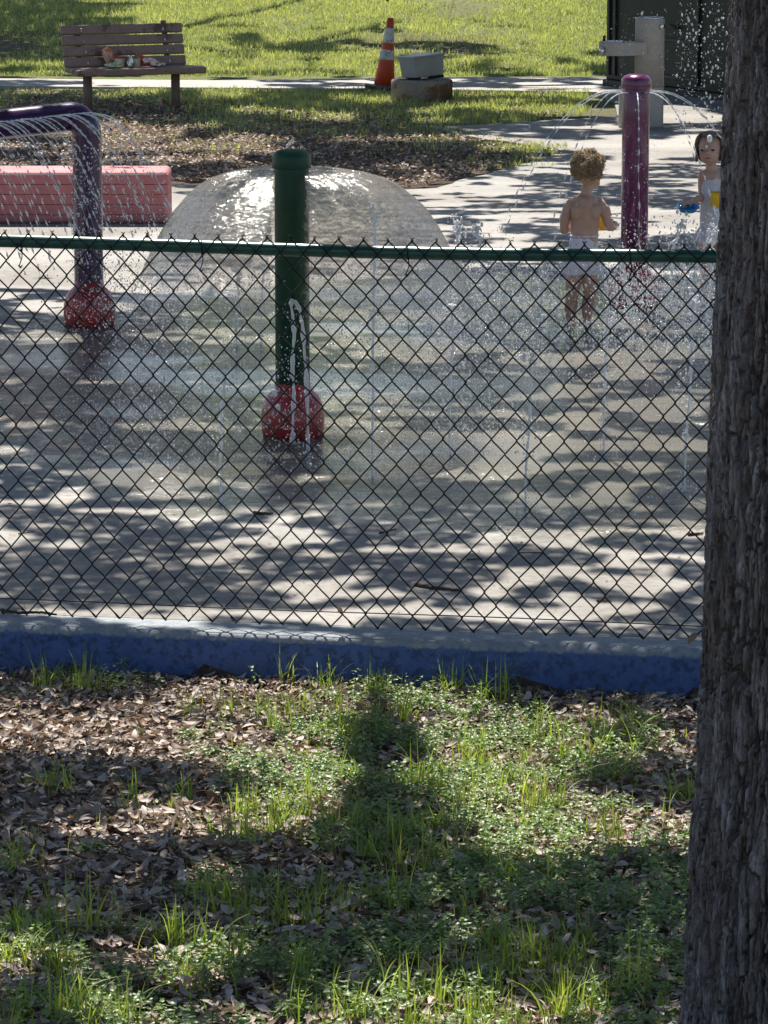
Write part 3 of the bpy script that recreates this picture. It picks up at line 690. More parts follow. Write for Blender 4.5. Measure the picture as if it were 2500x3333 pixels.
# ------------------------------------------------------------------ blue curb
def mat_curb():
    m, t, b = mat("curb_paint")
    tc = t.nodes.new('ShaderNodeTexCoord'); v = tc.outputs['Object']
    sx = t.nodes.new('ShaderNodeSeparateXYZ'); L(t, v, sx.inputs[0])
    n1 = noise(t, 4.5, 7, .75, v); n2 = noise(t, 30, 6, .75, v); n3 = noise(t, 130, 4, .7, v)
    blue = ramp(t, n1, [(.3, (.075, .11, .21)), (.5, (.075, .135, .33)), (.7, (.13, .18, .34))])
    wk = ramp(t, mathn(t, 'ADD', n2, mathn(t, 'MULTIPLY', n1, .35)), [(.66, (0, 0, 0)), (.76, (1, 1, 1))])
    blue = mixc(t, mathn(t, 'MULTIPLY', wk, .55), blue, (.018, .022, .035))
    top = ramp(t, n2, [(.3, (.16, .19, .23)), (.6, (.32, .34, .35)), (.75, (.42, .41, .39))])
    zz = mathn(t, 'ADD', sx.outputs[2], mathn(t, 'MULTIPLY', mathn(t, 'ADD', n2, -.5), .045))
    mk = ramp(t, mathn(t, 'ADD', mathn(t, 'MULTIPLY', zz, 8), .5), [(.30, (0, 0, 0)), (.37, (1, 1, 1))])
    L(t, mixc(t, mk, blue, top), b.inputs['Base Color']); b.inputs['Roughness'].default_value = .75
    bump(t, b, mathn(t, 'ADD', n2, mathn(t, 'MULTIPLY', n3, .5)), .006); return m
def build_curb():
    xs = np.linspace(-6, 6, 900); prof = [(.0, -.6), (.0, -.12), (.001, -.03), (.006, -.012), (.018, -.002), (.04, .002), (.1, .003), (.15, .003), (.186, -.001), (.187, -.6)]
    V = []; 
    for x in xs:
        for j, (dy, z) in enumerate(prof):
            nz = (float(vnoise(np.array(x*9), np.array(j*1.3), 14))-.5)*(.006 if 0 < j < 8 else 0)
            chip = -.012*max(0, float(vnoise(np.array(x*5.), np.array(0.), 15))-.72)*3 if j in (3, 4) else 0
            V.append((x, curb_Y(x)+dy+nz, z+nz*.6+chip))
    n = len(prof); i = np.arange(n-1)[None]+np.arange(len(xs)-1)[:, None]*n; i = i.ravel()
    me = bulk("curb", np.array(V), np.stack([i, i+n, i+n+1, i+1], -1))
    tag(obj("curb", me, mat_curb()), "low concrete curb painted blue with a worn pale top under the fence", 'curb')
build_curb()

# ------------------------------------------------------------------ chain link fence
M_FGREEN = simple("green_vinyl", (.015, .085, .065), .32, .5, var=.2, vs=60)
M_WIRE = simple("dark_green_vinyl", (.003, .009, .009), .5, .3, var=.2, vs=60)
def build_fence():
    root = empty("chain_link_fence", (0, fence_Y(0), 0), "dark green chain link fence standing on the blue curb", 'fence')
    WX = .0785; HH = .0459; ztip = .022; nk = 28; wr = .0027
    yf = lambda x: fence_Y(x)-.030       # mesh hangs on the camera side of the rail
    mb = MB(); x_start = -2.2; nw = 108
    for j in range(nw):
        pts = []
        for k in range(nk+1):
            z = ztip + HH*(nk-k); right = (k % 2) == (j % 2)
            sh = -.036*(z-.6) + .003*math.sin(j*.7+k*.35)
            xl = x_start + j*WX/2 + sh; col = xl + (WX/2 if right else 0)
            ov = .0013 if right else -.0013; e = wr*1.05; sgn = 1 if right else -1
            q = .13
            def P(xx, zz, yo): return (xx, yf(xx)+yo, zz)
            z += .002*math.sin(j*1.1+k*.9)
            if k > 0: pts.append(P(col+ov-sgn*WX/2*q, z+HH*q, e))
            pts.append(P(col+ov, z, 0))
            if k < nk: pts.append(P(col+ov-sgn*WX/2*q, z-HH*q, -e))
        mb.add(*tube(pts, wr, 5))
        if j % 2 == 0:   # twisted barb at the top, knuckle at the foot
            k = 0; z = ztip+HH*nk; sh = -.036*(z-.6); xc = x_start+j*WX/2+WX/2+sh
            for s in (-1, 1):
                mb.add(*tube([(xc+s*.001, yf(xc)+.002*s, z-.008), (xc-s*.0025, yf(xc)-.002*s, z+.002), (xc+s*.003, yf(xc), z+.007), (xc+s*.006+random.uniform(-.001, .001), yf(xc)-.002, z+.0095)], .0016, 5))
            z = ztip; sh = -.036*(z-.6); xc = x_start+j*WX/2+WX/2+sh
            mb.add(*tube([(xc-.018, yf(xc)+.004, z+.021), (xc-.008, yf(xc)+.005, z+.006), (xc, yf(xc)+.003, z-.002), (xc+.004, yf(xc)-.003, z+.003)], .0018, 5))
    obj("mesh_panel", mb.mesh("mesh_panel"), M_WIRE, root)
    xs = np.linspace(-2.25, 2.1, 60); zr = 1.277 - .013*np.exp(-((xs-.1)/.9)**2)
    mb = MB(); mb.add(*tube([(x, fence_Y(x), z) for x, z in zip(xs, zr)], .0215, 20)); obj("top_rail", mb.mesh("top_rail"), M_FGREEN, root)
    mb = MB(); mb.add(*tube([(x, yf(x)-.004, .074+.002*math.sin(x*4)) for x in xs], .0019, 6)); obj("tension_wire", mb.mesh("tension_wire"), M_WIRE, root)
    for (px, py) in ((45, 860), (650, 890), (1325, 905), (2040, 912)):
        p = at_Y(px, py, 11.4); x = p[0]; Y = fence_Y(x); mb = MB(); a = np.linspace(0, 2*math.pi*1.15, 16)
        pts = [(x+.003*i/16, Y+math.cos(q)*.0265, 1.268+math.sin(q)*.0265) for i, q in enumerate(a)]
        pts += [(x+.006, yf(x)-.004, 1.225), (x-.003, yf(x)-.006, 1.20), (x+.003, yf(x)-.003, 1.192)]
        mb.add(*tube(pts, .0019, 5)); mb.add(*tube([(x-.006, yf(x)-.006, 1.20), (x+.001, yf(x)-.009, 1.193), (x+.006, yf(x)-.004, 1.20)], .0024, 5))
        obj("tie_wire", mb.mesh("tie_wire"), M_WIRE, root)
    for x in (-2.25, 2.1):
        mb = MB(); mb.add(*lathe([(.03, -.2), (.03, 1.30), (.034, 1.30), (.034, 1.33), (.02, 1.345), (.003, 1.35)], (x, fence_Y(x), 0), 16)); obj("post", mb.mesh("post"), M_FGREEN, root)
build_fence()

# ------------------------------------------------------------------ fountains
M_PURPLE = simple("purple_paint", (.115, .016, .080), .22, .5, var=.25, vs=18, coat=.4)
M_VIOLET = simple("violet_paint", (.045, .012, .070), .22, .5, var=.3, vs=14, coat=.4)
M_GREENP = simple("green_paint", (.005, .055, .028), .42, .4, var=.25, vs=18)
M_RED = simple("red_paint", (.34, .014, .016), .33, .5, var=.3, vs=16, coat=.3, dirt=((.09, .06, .045), 7, .60))
def wmat(name, white=.5, rough=.05):
    m, t, b = mat(name)
    b.inputs['Base Color'].default_value = (.93, .95, .97, 1); b.inputs['Roughness'].default_value = rough; b.inputs['Specular IOR Level'].default_value = .6
    g = t.nodes.new('ShaderNodeBsdfGlass'); g.inputs['IOR'].default_value = 1.33; g.inputs['Roughness'].default_value = .02
    tr = t.nodes.new('ShaderNodeBsdfTransparent')
    m1 = t.nodes.new('ShaderNodeMixShader'); m1.inputs[0].default_value = .5; L(t, g.outputs[0], m1.inputs[1]); L(t, tr.outputs[0], m1.inputs[2])
    mx = t.nodes.new('ShaderNodeMixShader'); mx.inputs[0].default_value = white; L(t, m1.outputs[0], mx.inputs[1]); L(t, b.outputs[0], mx.inputs[2])
    L(t, mx.outputs[0], t.nodes['Material Output'].inputs[0]); return m
M_DROP = wmat("water_drop", .62); M_JET = wmat("water_jet", .85); M_MIST = wmat("water_mist", .55)

def bell(c, r=.13, h=.235, m=M_RED, parent=None):
    prof = [(r*.98, 0), (r*1.01, .02), (r*1.03, .05), (r*1.03, .08), (r*1.01, .115), (r*.96, .145), (r*.87, .172), (r*.75, .192), (r*.65, .203), (r*.605, .208), (r*.60, h), (r*.5, h+.001)]
    mb = MB(); mb.add(*lathe(prof, c, 40, wob=lambda a, z: 1+(.028*math.cos(4*a+.6)*(1 if z < .19 else 0)))); return obj("base_cover", mb.mesh("base_cover"), m, parent)
def bollard(name, px, py_base, Y, top_py, m, label, capr=1.13, capm=None):
    b = at_Y(px, py_base, Y); b[2] = 0; b[0] = at_Y(px, 900, Y)[0]; zt = at_Y(px, top_py, Y)[2]; R = .0745
    root = empty(name, b, label, 'water feature')
    mb = MB(); mb.add(*lathe([(R, 0), (R, zt-.075), (R*.98, zt-.07)], b, 40)); obj("post", mb.mesh("post"), m, root)
    mb = MB(); mb.add(*lathe([(R*.99, zt-.085), (R*capr*.99, zt-.083), (R*capr, zt-.078), (R*capr, zt-.034), (R*capr*.97, zt-.027), (R*capr*.8, zt-.012), (R*capr*.5, zt-.003), (R*.1, zt)], b, 40)); obj("cap", mb.mesh("cap"), m, root)
    bell(b, parent=root); return root, b, zt
YG = 15.25; YP = 19.4; YV = 18.7
g_root, GB, GZT = bollard("spray_post", 951, 1400, YG, 483, M_GREENP, "dark green fountain post with round cap and red foot under the water dome")
p_root, PB, PZT = bollard("spray_post", 2063, 1000, YP, 240, M_PURPLE, "purple fountain post with round cap squirting thin arcs beside the boy", 1.11)
for a in range(8):
    mb = MB(); q = a*math.pi/4+.35; c = np.array([PB[0], PB[1], PZT-.10]); d = np.array([math.cos(q), math.sin(q), 0])
    mb.add(*tube([c+d*.07, c+d*.078], .006, 8)); obj("nozzle", mb.mesh("nozzle"), M_PURPLE, p_root)
# violet arch at the left
vb = at_Y(292, 1050, YV); vb[2] = 0; ar = empty("spray_arch", vb, "violet pipe arch with a row of water nozzles and red foot at the left", 'water feature')
R = .0775; zt = at_Y(292, 380, YV)[2]; pts = [(vb[0], YV, z) for z in np.linspace(0, zt-.10, 12)]
for a in np.linspace(0, math.pi/2, 12)[1:]:
    pts.append((vb[0]-.084*(1-math.cos(a)), YV-.0*a, zt-.10+.10*math.sin(a)))
e0 = np.array(pts[-1]); e1 = at_Y(0, 404, YV-.15); e2 = e1+(e1-e0)*1.4
for k in np.linspace(0, 1, 20)[1:]:
    pts.append(tuple(e0+(e2-e0)*k))
for a in np.linspace(0, math.pi/2, 10)[1:]:
    pts.append((e2[0]-.14*math.sin(a), e2[1], e2[2]-.14*(1-math.cos(a))))
pts.append((pts[-1][0], pts[-1][1], 0))
mb = MB(); mb.add(*tube(pts, R, 32)); obj("pipe", mb.mesh("pipe"), M_VIOLET, ar)
bell(vb, r=.131, parent=ar); bell(np.array([pts[-1][0], pts[-1][1], 0]), parent=ar)

def bead_stream(p0, vel, L_t, r0, rnd, solid=.45):
    """parabolic stream of water: thin wobbly thread that breaks into drops"""
    mb = MB(); g = np.array([0, 0, -9.8]); f = lambda t: p0+vel*t+.5*g*t*t
    n = 150; ts = np.linspace(0, L_t*.86, n); k = ts/L_t; pts = np.array([f(t) for t in ts])
    w0 = np.cumsum(rnd.normal(0, 1, (n, 3)), 0)/math.sqrt(n)*.010*k[:, None]
    ph = np.cumsum(rnd.uniform(.35, .9, n)); bead = np.clip(np.sin(ph), 0, 1)**1.5
    rad = r0*((1-smooth(.15, .5, k))*(1+.25*np.sin(ph)) + smooth(.15, .5, k)*(.14+1.45*bead))
    mb.add(*tube(pts+w0, rad, 6))
    t = L_t*.8
    while t < L_t*1.25:
        p = f(t)+w0[-1]+rnd.normal(0, .012, 3); t += rnd.uniform(.008, .03)
        if p[2] > .01: DR.append((p, r0*rnd.uniform(.6, 1.4)))
    return mb
DR = []
r_ = np.random.default_rng(21)
noz = np.linspace(0, 1, 34)
for i, k in enumerate(noz):
    s = e0 + np.array([.12, 0, -.012*(i < 2)]) + (e2-e0)*(k*.93) + np.array([0, -R*.9, .03]); sp = 1.17*r_.uniform(.85, 1.12)
    mb = bead_stream(s, np.array([sp, -.38, r_.uniform(.05, .35)]), r_.uniform(.36, .50), .0032, r_, .55)
    o = obj("water_stream", mb.mesh("water_stream"), M_DROP); tag(o, "thin beaded water stream falling from the violet arch", 'water stream', "streams falling from the violet arch")
for a in range(10):
    q = a*math.pi/5+.28; d = np.array([math.cos(q), math.sin(q), 0]); s = np.array([PB[0], PB[1], PZT-.10])+d*.078
    mb = bead_stream(s, d*1.62+np.array([0, 0, .28]), .5, .0034, r_, .6)
    o = obj("water_stream", mb.mesh("water_stream"), M_DROP); tag(o, "thin water arc squirting out below the cap of the purple post", 'water stream', "arcs squirting from the purple post")

# water dome
def mat_dome():
    m, t, b = mat("water_sheet")
    tc = t.nodes.new('ShaderNodeTexCoord'); v = tc.outputs['Object']
    n1 = noise(t, 34, 4, .6, v, (.6, .6, 1.5)); n2 = noise(t, 95, 3, .6, v, (.55, .55, 1.4)); h = mathn(t, 'ADD', n1, mathn(t, 'MULTIPLY', n2, .35))
    bn = t.nodes.new('ShaderNodeBump'); bn.inputs['Distance'].default_value = .011; L(t, h, bn.inputs['Height'])
    gl = t.nodes.new('ShaderNodeBsdfGlossy'); gl.inputs['Roughness'].default_value = .10; L(t, bn.outputs[0], gl.inputs['Normal'])
    rf = t.nodes.new('ShaderNodeBsdfRefraction'); rf.inputs['IOR'].default_value = 1.1; rf.inputs['Roughness'].default_value = .03; L(t, bn.outputs[0], rf.inputs['Normal'])
    tp = t.nodes.new('ShaderNodeBsdfTransparent')
    tl = t.nodes.new('ShaderNodeBsdfTranslucent'); tl.inputs[0].default_value = (.42, .375, .33, 1); L(t, bn.outputs[0], tl.inputs['Normal'])
    df = t.nodes.new('ShaderNodeBsdfDiffuse'); df.inputs[0].default_value = (.34, .31, .275, 1); L(t, bn.outputs[0], df.inputs['Normal'])
    fr = t.nodes.new('ShaderNodeFresnel'); fr.inputs[0].default_value = 1.33; L(t, bn.outputs[0], fr.inputs[1])
    def mx(f, a, c):
        x = t.nodes.new('ShaderNodeMixShader')
        if isinstance(f, float): x.inputs[0].default_value = f
        else: L(t, f, x.inputs[0])
        L(t, a, x.inputs[1]); L(t, c, x.inputs[2]); return x.outputs[0]
    zr = t.nodes.new('ShaderNodeMapRange'); zs_ = t.nodes.new('ShaderNodeSeparateXYZ'); L(t, v, zs_.inputs[0]); L(t, zs_.outputs[2], zr.inputs[0]); zr.inputs[1].default_value = .5; zr.inputs[2].default_value = .95; zr.inputs[3].default_value = .05; zr.inputs[4].default_value = .40
    a = mx(zr.outputs[0], tp.outputs[0], rf.outputs[0]); b2 = mx(.5, tl.outputs[0], df.outputs[0]); n4 = noise(t, 30, 4, .65, v, (1, 1, 2.8)); sz = t.nodes.new('ShaderNodeSeparateXYZ'); L(t, v, sz.inputs[0])
    zf = t.nodes.new('ShaderNodeMapRange'); L(t, sz.outputs[2], zf.inputs[0]); zf.inputs[1].default_value = .62; zf.inputs[2].default_value = .95; zf.inputs[3].default_value = .12; zf.inputs[4].default_value = 1.0
    th = ramp(t, n4, [(.36, (.16, .16, .16)), (.50, (.58, .58, .58)), (.64, (.82, .82, .82))])  # clear and beige ripples: refracted light from the pad, put into the colour
    c = mx(mathn(t, 'MULTIPLY', th, zf.outputs[0]), a, b2)
    L(t, mx(mathn(t, 'MULTIPLY', fr.outputs[0], .22), c, gl.outputs[0]), t.nodes['Material Output'].inputs[0]); return m
def build_dome():
    zs = [1.118, 1.125, 1.120, 1.105, 1.08, 1.045, 1.0, .945, .87, .79, .71, .62, .53, .44, .36, .28, .20]
    rs = [.075, .14, .22, .30, .375, .435, .485, .535, .585, .625, .665, .70, .725, .745, .757, .765, .77]
    zs = np.array(zs)+(GZT-1.215)*1.0; n = 520; k = np.linspace(0, 16, 300); Z = np.interp(k, range(17), zs); Rr = np.interp(k, range(17), rs)
    a = np.linspace(0, 2*math.pi, n, endpoint=False); A, ZZ = np.meshgrid(a, Z); RR = np.repeat(Rr[:, None], n, 1)
    amp = .002+.011*smooth(6, 16, k)[:, None]
    d = (fbm(np.cos(A)*9+ZZ*9, np.sin(A)*9+ZZ*4, 33, 3)-.5)*2*amp + (fbm(np.cos(A)*26, np.sin(A)*26+ZZ*34, 35, 2)-.5)*2*.0035
    RR = RR*(1+.018*np.sin(3*A+1))+d
    V = np.stack([GB[0]+.008+.024*smooth(.2, .6, RR)+1.02*RR*np.cos(A), GB[1]+RR*np.sin(A), ZZ+d*.5], -1).reshape(-1, 3)
    i = np.arange(n)[None]+np.arange(299)[:, None]*n; j = ((np.arange(n)+1) % n)[None]+np.arange(299)[:, None]*n
    Fq = np.stack([i, j, j+n, i+n], -1).reshape(-1, 4)
    # torn lower edge and holes where the sheet breaks up
    zc = V[Fq].mean(1); aa = np.arctan2(zc[:, 1]-GB[1], zc[:, 0]-GB[0]); hole = .55*fbm(np.cos(aa)*5, np.sin(aa)*5+zc[:, 2]*5, 37, 3)+.45*fbm(np.cos(aa)*24, np.sin(aa)*24+zc[:, 2]*19, 38, 3)
    keep = hole < .16+.64*smooth(.34, .90, zc[:, 2])
    gap = (np.abs(zc[:, 0]-GB[0]) < .070+.016*(fbm(zc[:, 2]*40, zc[:, 0]*60, 52, 2)-.5)*2) & (zc[:, 1] < GB[1]-.06)
    keep &= ~gap
    Fq = Fq[keep]; used = np.unique(Fq); re = np.zeros(len(V), int)-1; re[used] = np.arange(len(used))
    me = bulk("water_dome", V[used], re[Fq])
    tag(obj("water_dome", me, mat_dome()), "rippling dome of clear water pouring from the top of the green post", 'water dome')
build_dome()

# vertical jets
def jet(pxb, pyb, pyt, label, wob=1.0, r0=.006, Y=None, lean=0.0, split=False, top=True):
    b = at_z(pxb, pyb, 0.0); Yb = b[1]; h = at_Y(pxb, pyt, Yb)[2]; mb = MB(); n = 90
    k = np.linspace(0, 1, n); sd = int(abs(pxb*7+pyb)); rr = np.random.default_rng(sd)
    x = b[0]+lean*k + wob*.006*np.cumsum(rr.normal(0, 1, n))/4*k; y = Yb+wob*.005*np.cumsum(rr.normal(0, 1, n))/3*k
    rad = r0*(.35+.3*k+.9*np.clip(np.sin(np.cumsum(rr.uniform(.3, 1.1, n))), 0, 1)**1.5*(.3+k))+rr.normal(0, r0*.12, n); rad = np.abs(rad)+.0012
    P = np.stack([x, y, k*h], -1); mb.add(*tube(P, rad, 7))
    nd = 90 if top else 26
    for q in range(nd):
        kk = rr.beta(2.2, 1.2); sp = (.010+.045*kk**2)*wob**.5; p = np.array([b[0]+lean*kk, Yb, h*kk*rr.uniform(.9, 1.06)])+rr.normal(0, 1, 3)*np.array([sp, sp, sp*.6]); p[2] = max(p[2], .01)
        DR.append((p, rr.uniform(.0015, .0055)))
    for q in range(int(14*wob)):
        p = np.array([x[-1], y[-1], h])+rr.normal(0, 1, 3)*np.array([.014, .014, .022])*wob**.5; DR.append((p, rr.uniform(.003, .010)))
    for q in range(70):
        a = rr.uniform(0, 6.28); ra = abs(rr.normal(0, .06)); DR.append((np.array([b[0]+math.cos(a)*ra, Yb+math.sin(a)*ra, abs(rr.normal(0, .02))+.003]), rr.uniform(.001, .004)))
    o = obj("water_jet", mb.mesh("water_jet"), M_JET); return tag(o, label, 'water jet', "water jets rising from the splash pad")
J = [(720, 1640, 1240, "thin water jet left of the red foot of the green post"),
     (1212, 1560, 700, "tallest water jet, just right of the green post"),
     (1465, 1480, 1000, "water jet between the dome and the boy, in the middle row"),
     (1710, 1650, 1170, "near water jet right of the middle of the fence"),
     (1965, 1480, 1030, "water jet standing in front of the boy's legs"),
     (2228, 1600, 980, "near water jet closest to the tree trunk"),
     (770, 1130, 880, "water jet inside the left half of the dome"),
     (850, 1130, 860, "water jet under the dome just left of the green post"),
     (1500, 1010, 735, "frothy water jet right behind the edge of the dome"),
     (1590, 1040, 740, "frothy water jet between the dome and the boy"),
     (1760, 1040, 850, "low frothy jet just left of the boy"),
     (2060, 1120, 850, "frothy jet in front of the foot of the purple post"),
     (2170, 1010, 730, "frothy jet just right of the purple post"),
     (2235, 1030, 705, "frothy jet leaning in front of the girl"),
     (2300, 1060, 760, "frothy jet beside the edge of the tree trunk"),
     (1330, 1060, 870, "low jet inside the right edge of the dome")]
for i, (a, b_, c_, l) in enumerate(J):
    froth = 'froth' in l
    jet(a, b_, c_, l, 2.2 if froth else 1.0, .009 if froth else .0052, lean=(.07 if a in (2170, 2235) else 0), top=True)
# twin thick spouts right in front of the green post
mb = MB(); rr = np.random.default_rng(77)
def spout(pts_px, r0, Y):
    P = np.array([at_Y(a, b, Y) for a, b in pts_px]); k = np.linspace(0, len(P)-1, 60); Q = np.stack([np.interp(k, range(len(P)), P[:, i]) for i in range(3)], -1)
    Q += rr.normal(0, .0006, Q.shape); mb.add(*tube(Q, np.abs(r0*(.75+.35*np.sin(k*3.1)+.25*np.sin(k*7.3)))+.001, 8))
spout([(1005, 1530), (1003, 1440), (1000, 1300), (996, 1210), (990, 1130), (985, 1060), (975, 1010), (962, 982), (950, 975), (947, 990), (955, 1040), (958, 1090), (953, 1150), (952, 1210), (957, 1270), (955, 1330), (953, 1400), (955, 1425)], .0085, 14.9)
for px_, py_, r1 in ((893, 1280, .0125), (904, 1328, .013), (948, 1227, .005), (1012, 1285, .005), (952, 1432, .014)):
    DR.append((at_Y(px_, py_, 14.9), r1))
tag(obj("water_jet", mb.mesh("water_jet"), M_DROP), "thick looping water spout right in front of the green post", 'water jet', "water jets rising from the splash pad")
# droplets in the air
def drops(name, P, r, T, m, label):
    n = len(P); me = scatter(name, T[0], T[1], P, rot_z(rng.uniform(0, 6, n)), np.stack([r, r, r*rng.uniform(.9, 1.8, n)], -1))
    tag(obj(name, me, m), label, 'water spray', kind='stuff')
rd = np.random.default_rng(5)
n = 7500; a = rd.uniform(0, 6.283, n); rr_ = .76+rd.normal(0, .10, n); z = rd.uniform(0, .75, n)**1.3
P1 = np.stack([GB[0]+rr_*np.cos(a), GB[1]+rr_*np.sin(a), z+.005], -1); r1 = rd.uniform(.0012, .0042, n)
n = 2200; a = rd.uniform(0, 6.283, n); rr_ = .80+np.abs(rd.normal(0, .16, n)); P2 = np.stack([GB[0]+rr_*np.cos(a), GB[1]+rr_*np.sin(a), np.abs(rd.normal(0, .07, n))+.004], -1); r2 = rd.uniform(.0012, .0035, n)
drops("spray_droplets", np.concatenate([P1, P2]), np.concatenate([r1, r2]), ICO1, M_MIST, "fine spray around the foot of the water dome")
PP = [q[0] for q in DR]; RRR = [q[1] for q in DR]
def cloud(px0, px1, py0, py1, Y0, Y1, n, ra, rb, bias=1.0):
    for _ in range(n):
        Y = rd.uniform(Y0, Y1); py = py1-(py1-py0)*rd.random()**bias; p = at_Y(rd.uniform(px0, px1), py, Y)
        if px0 > 1200 and Y < 19 and 1825 < project(*p)[0] < 1965 and py < 1045 and rd.random() < .75: continue
        if p[2] > .006: PP.append(p); RRR.append(ra+(rb-ra)*rd.random()**2.5)
cloud(1380, 2340, 830, 1060, 17.2, 20.5, 6000, .0015, .006, 1.4)
cloud(1420, 2340, 860, 1260, 15.2, 20.0, 7500, .0014, .0052, .8)
cloud(1040, 1560, 850, 1060, 16.4, 18.5, 2600, .0012, .0045, 1.4)
cloud(1950, 2340, 700, 960, 17.5, 19.5, 1300, .0012, .006, 1.8)
cloud(250, 1600, 850, 1500, 14.2, 17, 1500, .001, .003, 1)
cloud(1500, 2340, 1050, 1500, 14, 17, 1400, .001, .0035, 1)
cloud(2200, 2370, 10, 420, 16, 19, 520, .0012, .0058, 1)
cloud(1700, 2350, 20, 600, 16, 19.5, 420, .001, .0028, 1)
cloud(220, 545, 470, 760, 17.9, 18.6, 420, .0022, .0052, 1)
cloud(230, 345, 480, 1000, 17.9, 18.5, 240, .002, .005, 1)
cloud(860, 1060, 1150, 1400, 14.6, 15, 420, .001, .003, 1)
cloud(1000, 1190, 560, 680, 14.7, 15.2, 260, .0012, .004, 1)
cloud(200, 380, 950, 1200, 17.5, 18.5, 500, .001, .003, 1)
cloud(1820, 2120, 480, 900, 17.5, 18.4, 420, .001, .0028, 1)
n = 16000; x = rd.uniform(-2.2, 3.2, n); y = rd.uniform(13.2, 20.8, n); e = ((x-.6)/2.9)**2+((y-17.2)/3.95)**2; q = fbm(x*2.2, y*2.2, 95, 2)  # white specks on the wet pad, standing in for sun glints
for i in np.nonzero((e < .95) & (q > rd.uniform(.25, .75, n)))[0]:
    PP.append(np.array([x[i], y[i], abs(rd.normal(0, .008))+.002])); RRR.append(.0012+.0032*rd.random()**3)
cloud(330, 1500, 810, 1010, 15.4, 16.8, 4200, .0013, .004, 1.0)
cloud(1400, 2340, 900, 1120, 17.0, 20.0, 7000, .0018, .0065, .9)
n = 6000; x = rd.uniform(.2, 2.1, n); y = rd.uniform(17.4, 19.9, n); q = fbm(x*3, y*3, 97, 2)
for i in np.nonzero(q > rd.uniform(.3, .7, n))[0]:
    PP.append(np.array([x[i], y[i], abs(rd.normal(0, .02))+.002])); RRR.append(.0015+.005*rd.random()**2)
PP = np.array(PP); RRR = np.array(RRR); drops("spray_droplets", PP, RRR, ICO1, M_DROP, "scattered white water drops over the splash pad, with white specks for glints on its wet floor")
PP = []; RRR = []
for (px_, py_, r1) in ((2310, 451, .012), (2300, 478, .004), (1370, 1085, .008), (1698, 1163, .009), (1450, 1508, .012), (935, 475, .006), (943, 468, .007), (952, 460, .008)):
    PP.append(at_Y(px_, py_, 15.0)); RRR.append(r1)
drops("spray_droplets", np.array(PP), np.array(RRR), ICO2, M_DROP, "few larger round drops caught in mid air")

# ------------------------------------------------------------------ pink seat wall
def mat_pink():
    m, t, b = mat("pink_paint"); tc = t.nodes.new('ShaderNodeTexCoord'); v = tc.outputs['Object']
    sx = t.nodes.new('ShaderNodeSeparateXYZ'); L(t, v, sx.inputs[0])
    n1 = noise(t, 4, 5, .65, v); n2 = noise(t, 60, 4, .7, v)
    c = ramp(t, n1, [(.3, (.40, .125, .135)), (.6, (.49, .18, .185)), (.75, (.57, .28, .28))])
    line = mathn(t, 'PINGPONG', mathn(t, 'ADD', sx.outputs[2], mathn(t, 'MULTIPLY', n1, .012)), .0335)
    lm = ramp(t, mathn(t, 'MULTIPLY', line, 29.8), [(.0, (1, 1, 1)), (.07, (0, 0, 0))]); c = mixc(t, mathn(t, 'MULTIPLY', lm, .38), c, (.22, .06, .07))
    zz = mathn(t, 'ADD', sx.outputs[2], mathn(t, 'MULTIPLY', mathn(t, 'ADD', n1, -.5), .16)); mk = ramp(t, zz, [(.005, (1, 1, 1)), (.04, (0, 0, 0))])
    c = mixc(t, mathn(t, 'MULTIPLY', mk, .7), c, (.32, .22, .19))
    L(t, c, b.inputs['Base Color']); b.inputs['Roughness'].default_value = .7; bump(t, b, mathn(t, 'ADD', n2, mathn(t, 'MULTIPLY', lm, -3.)), .003); return m
wl = at_z(520, 731, 0); wr_ = wl; hw = .345
prof_x = np.linspace(-7, at_z(545, 728, 0)[0], 60)
def build_wall():
    x1 = at_z(548, 728, 0)[0]; y1 = at_z(500, 729, 0)[1]; hgt = .345
    M = Matrix.Translation(((x1-7)/2, y1+.24, hgt/2)); V, f = rbox(x1+7, .46, hgt, .035, M, 4)
    mb = MB(); mb.add(V, f); tag(obj("seat_wall", mb.mesh("seat_wall"), mat_pink(), smooth_=False), "low pink painted concrete seat wall at the far edge of the pad", 'wall')
build_wall()

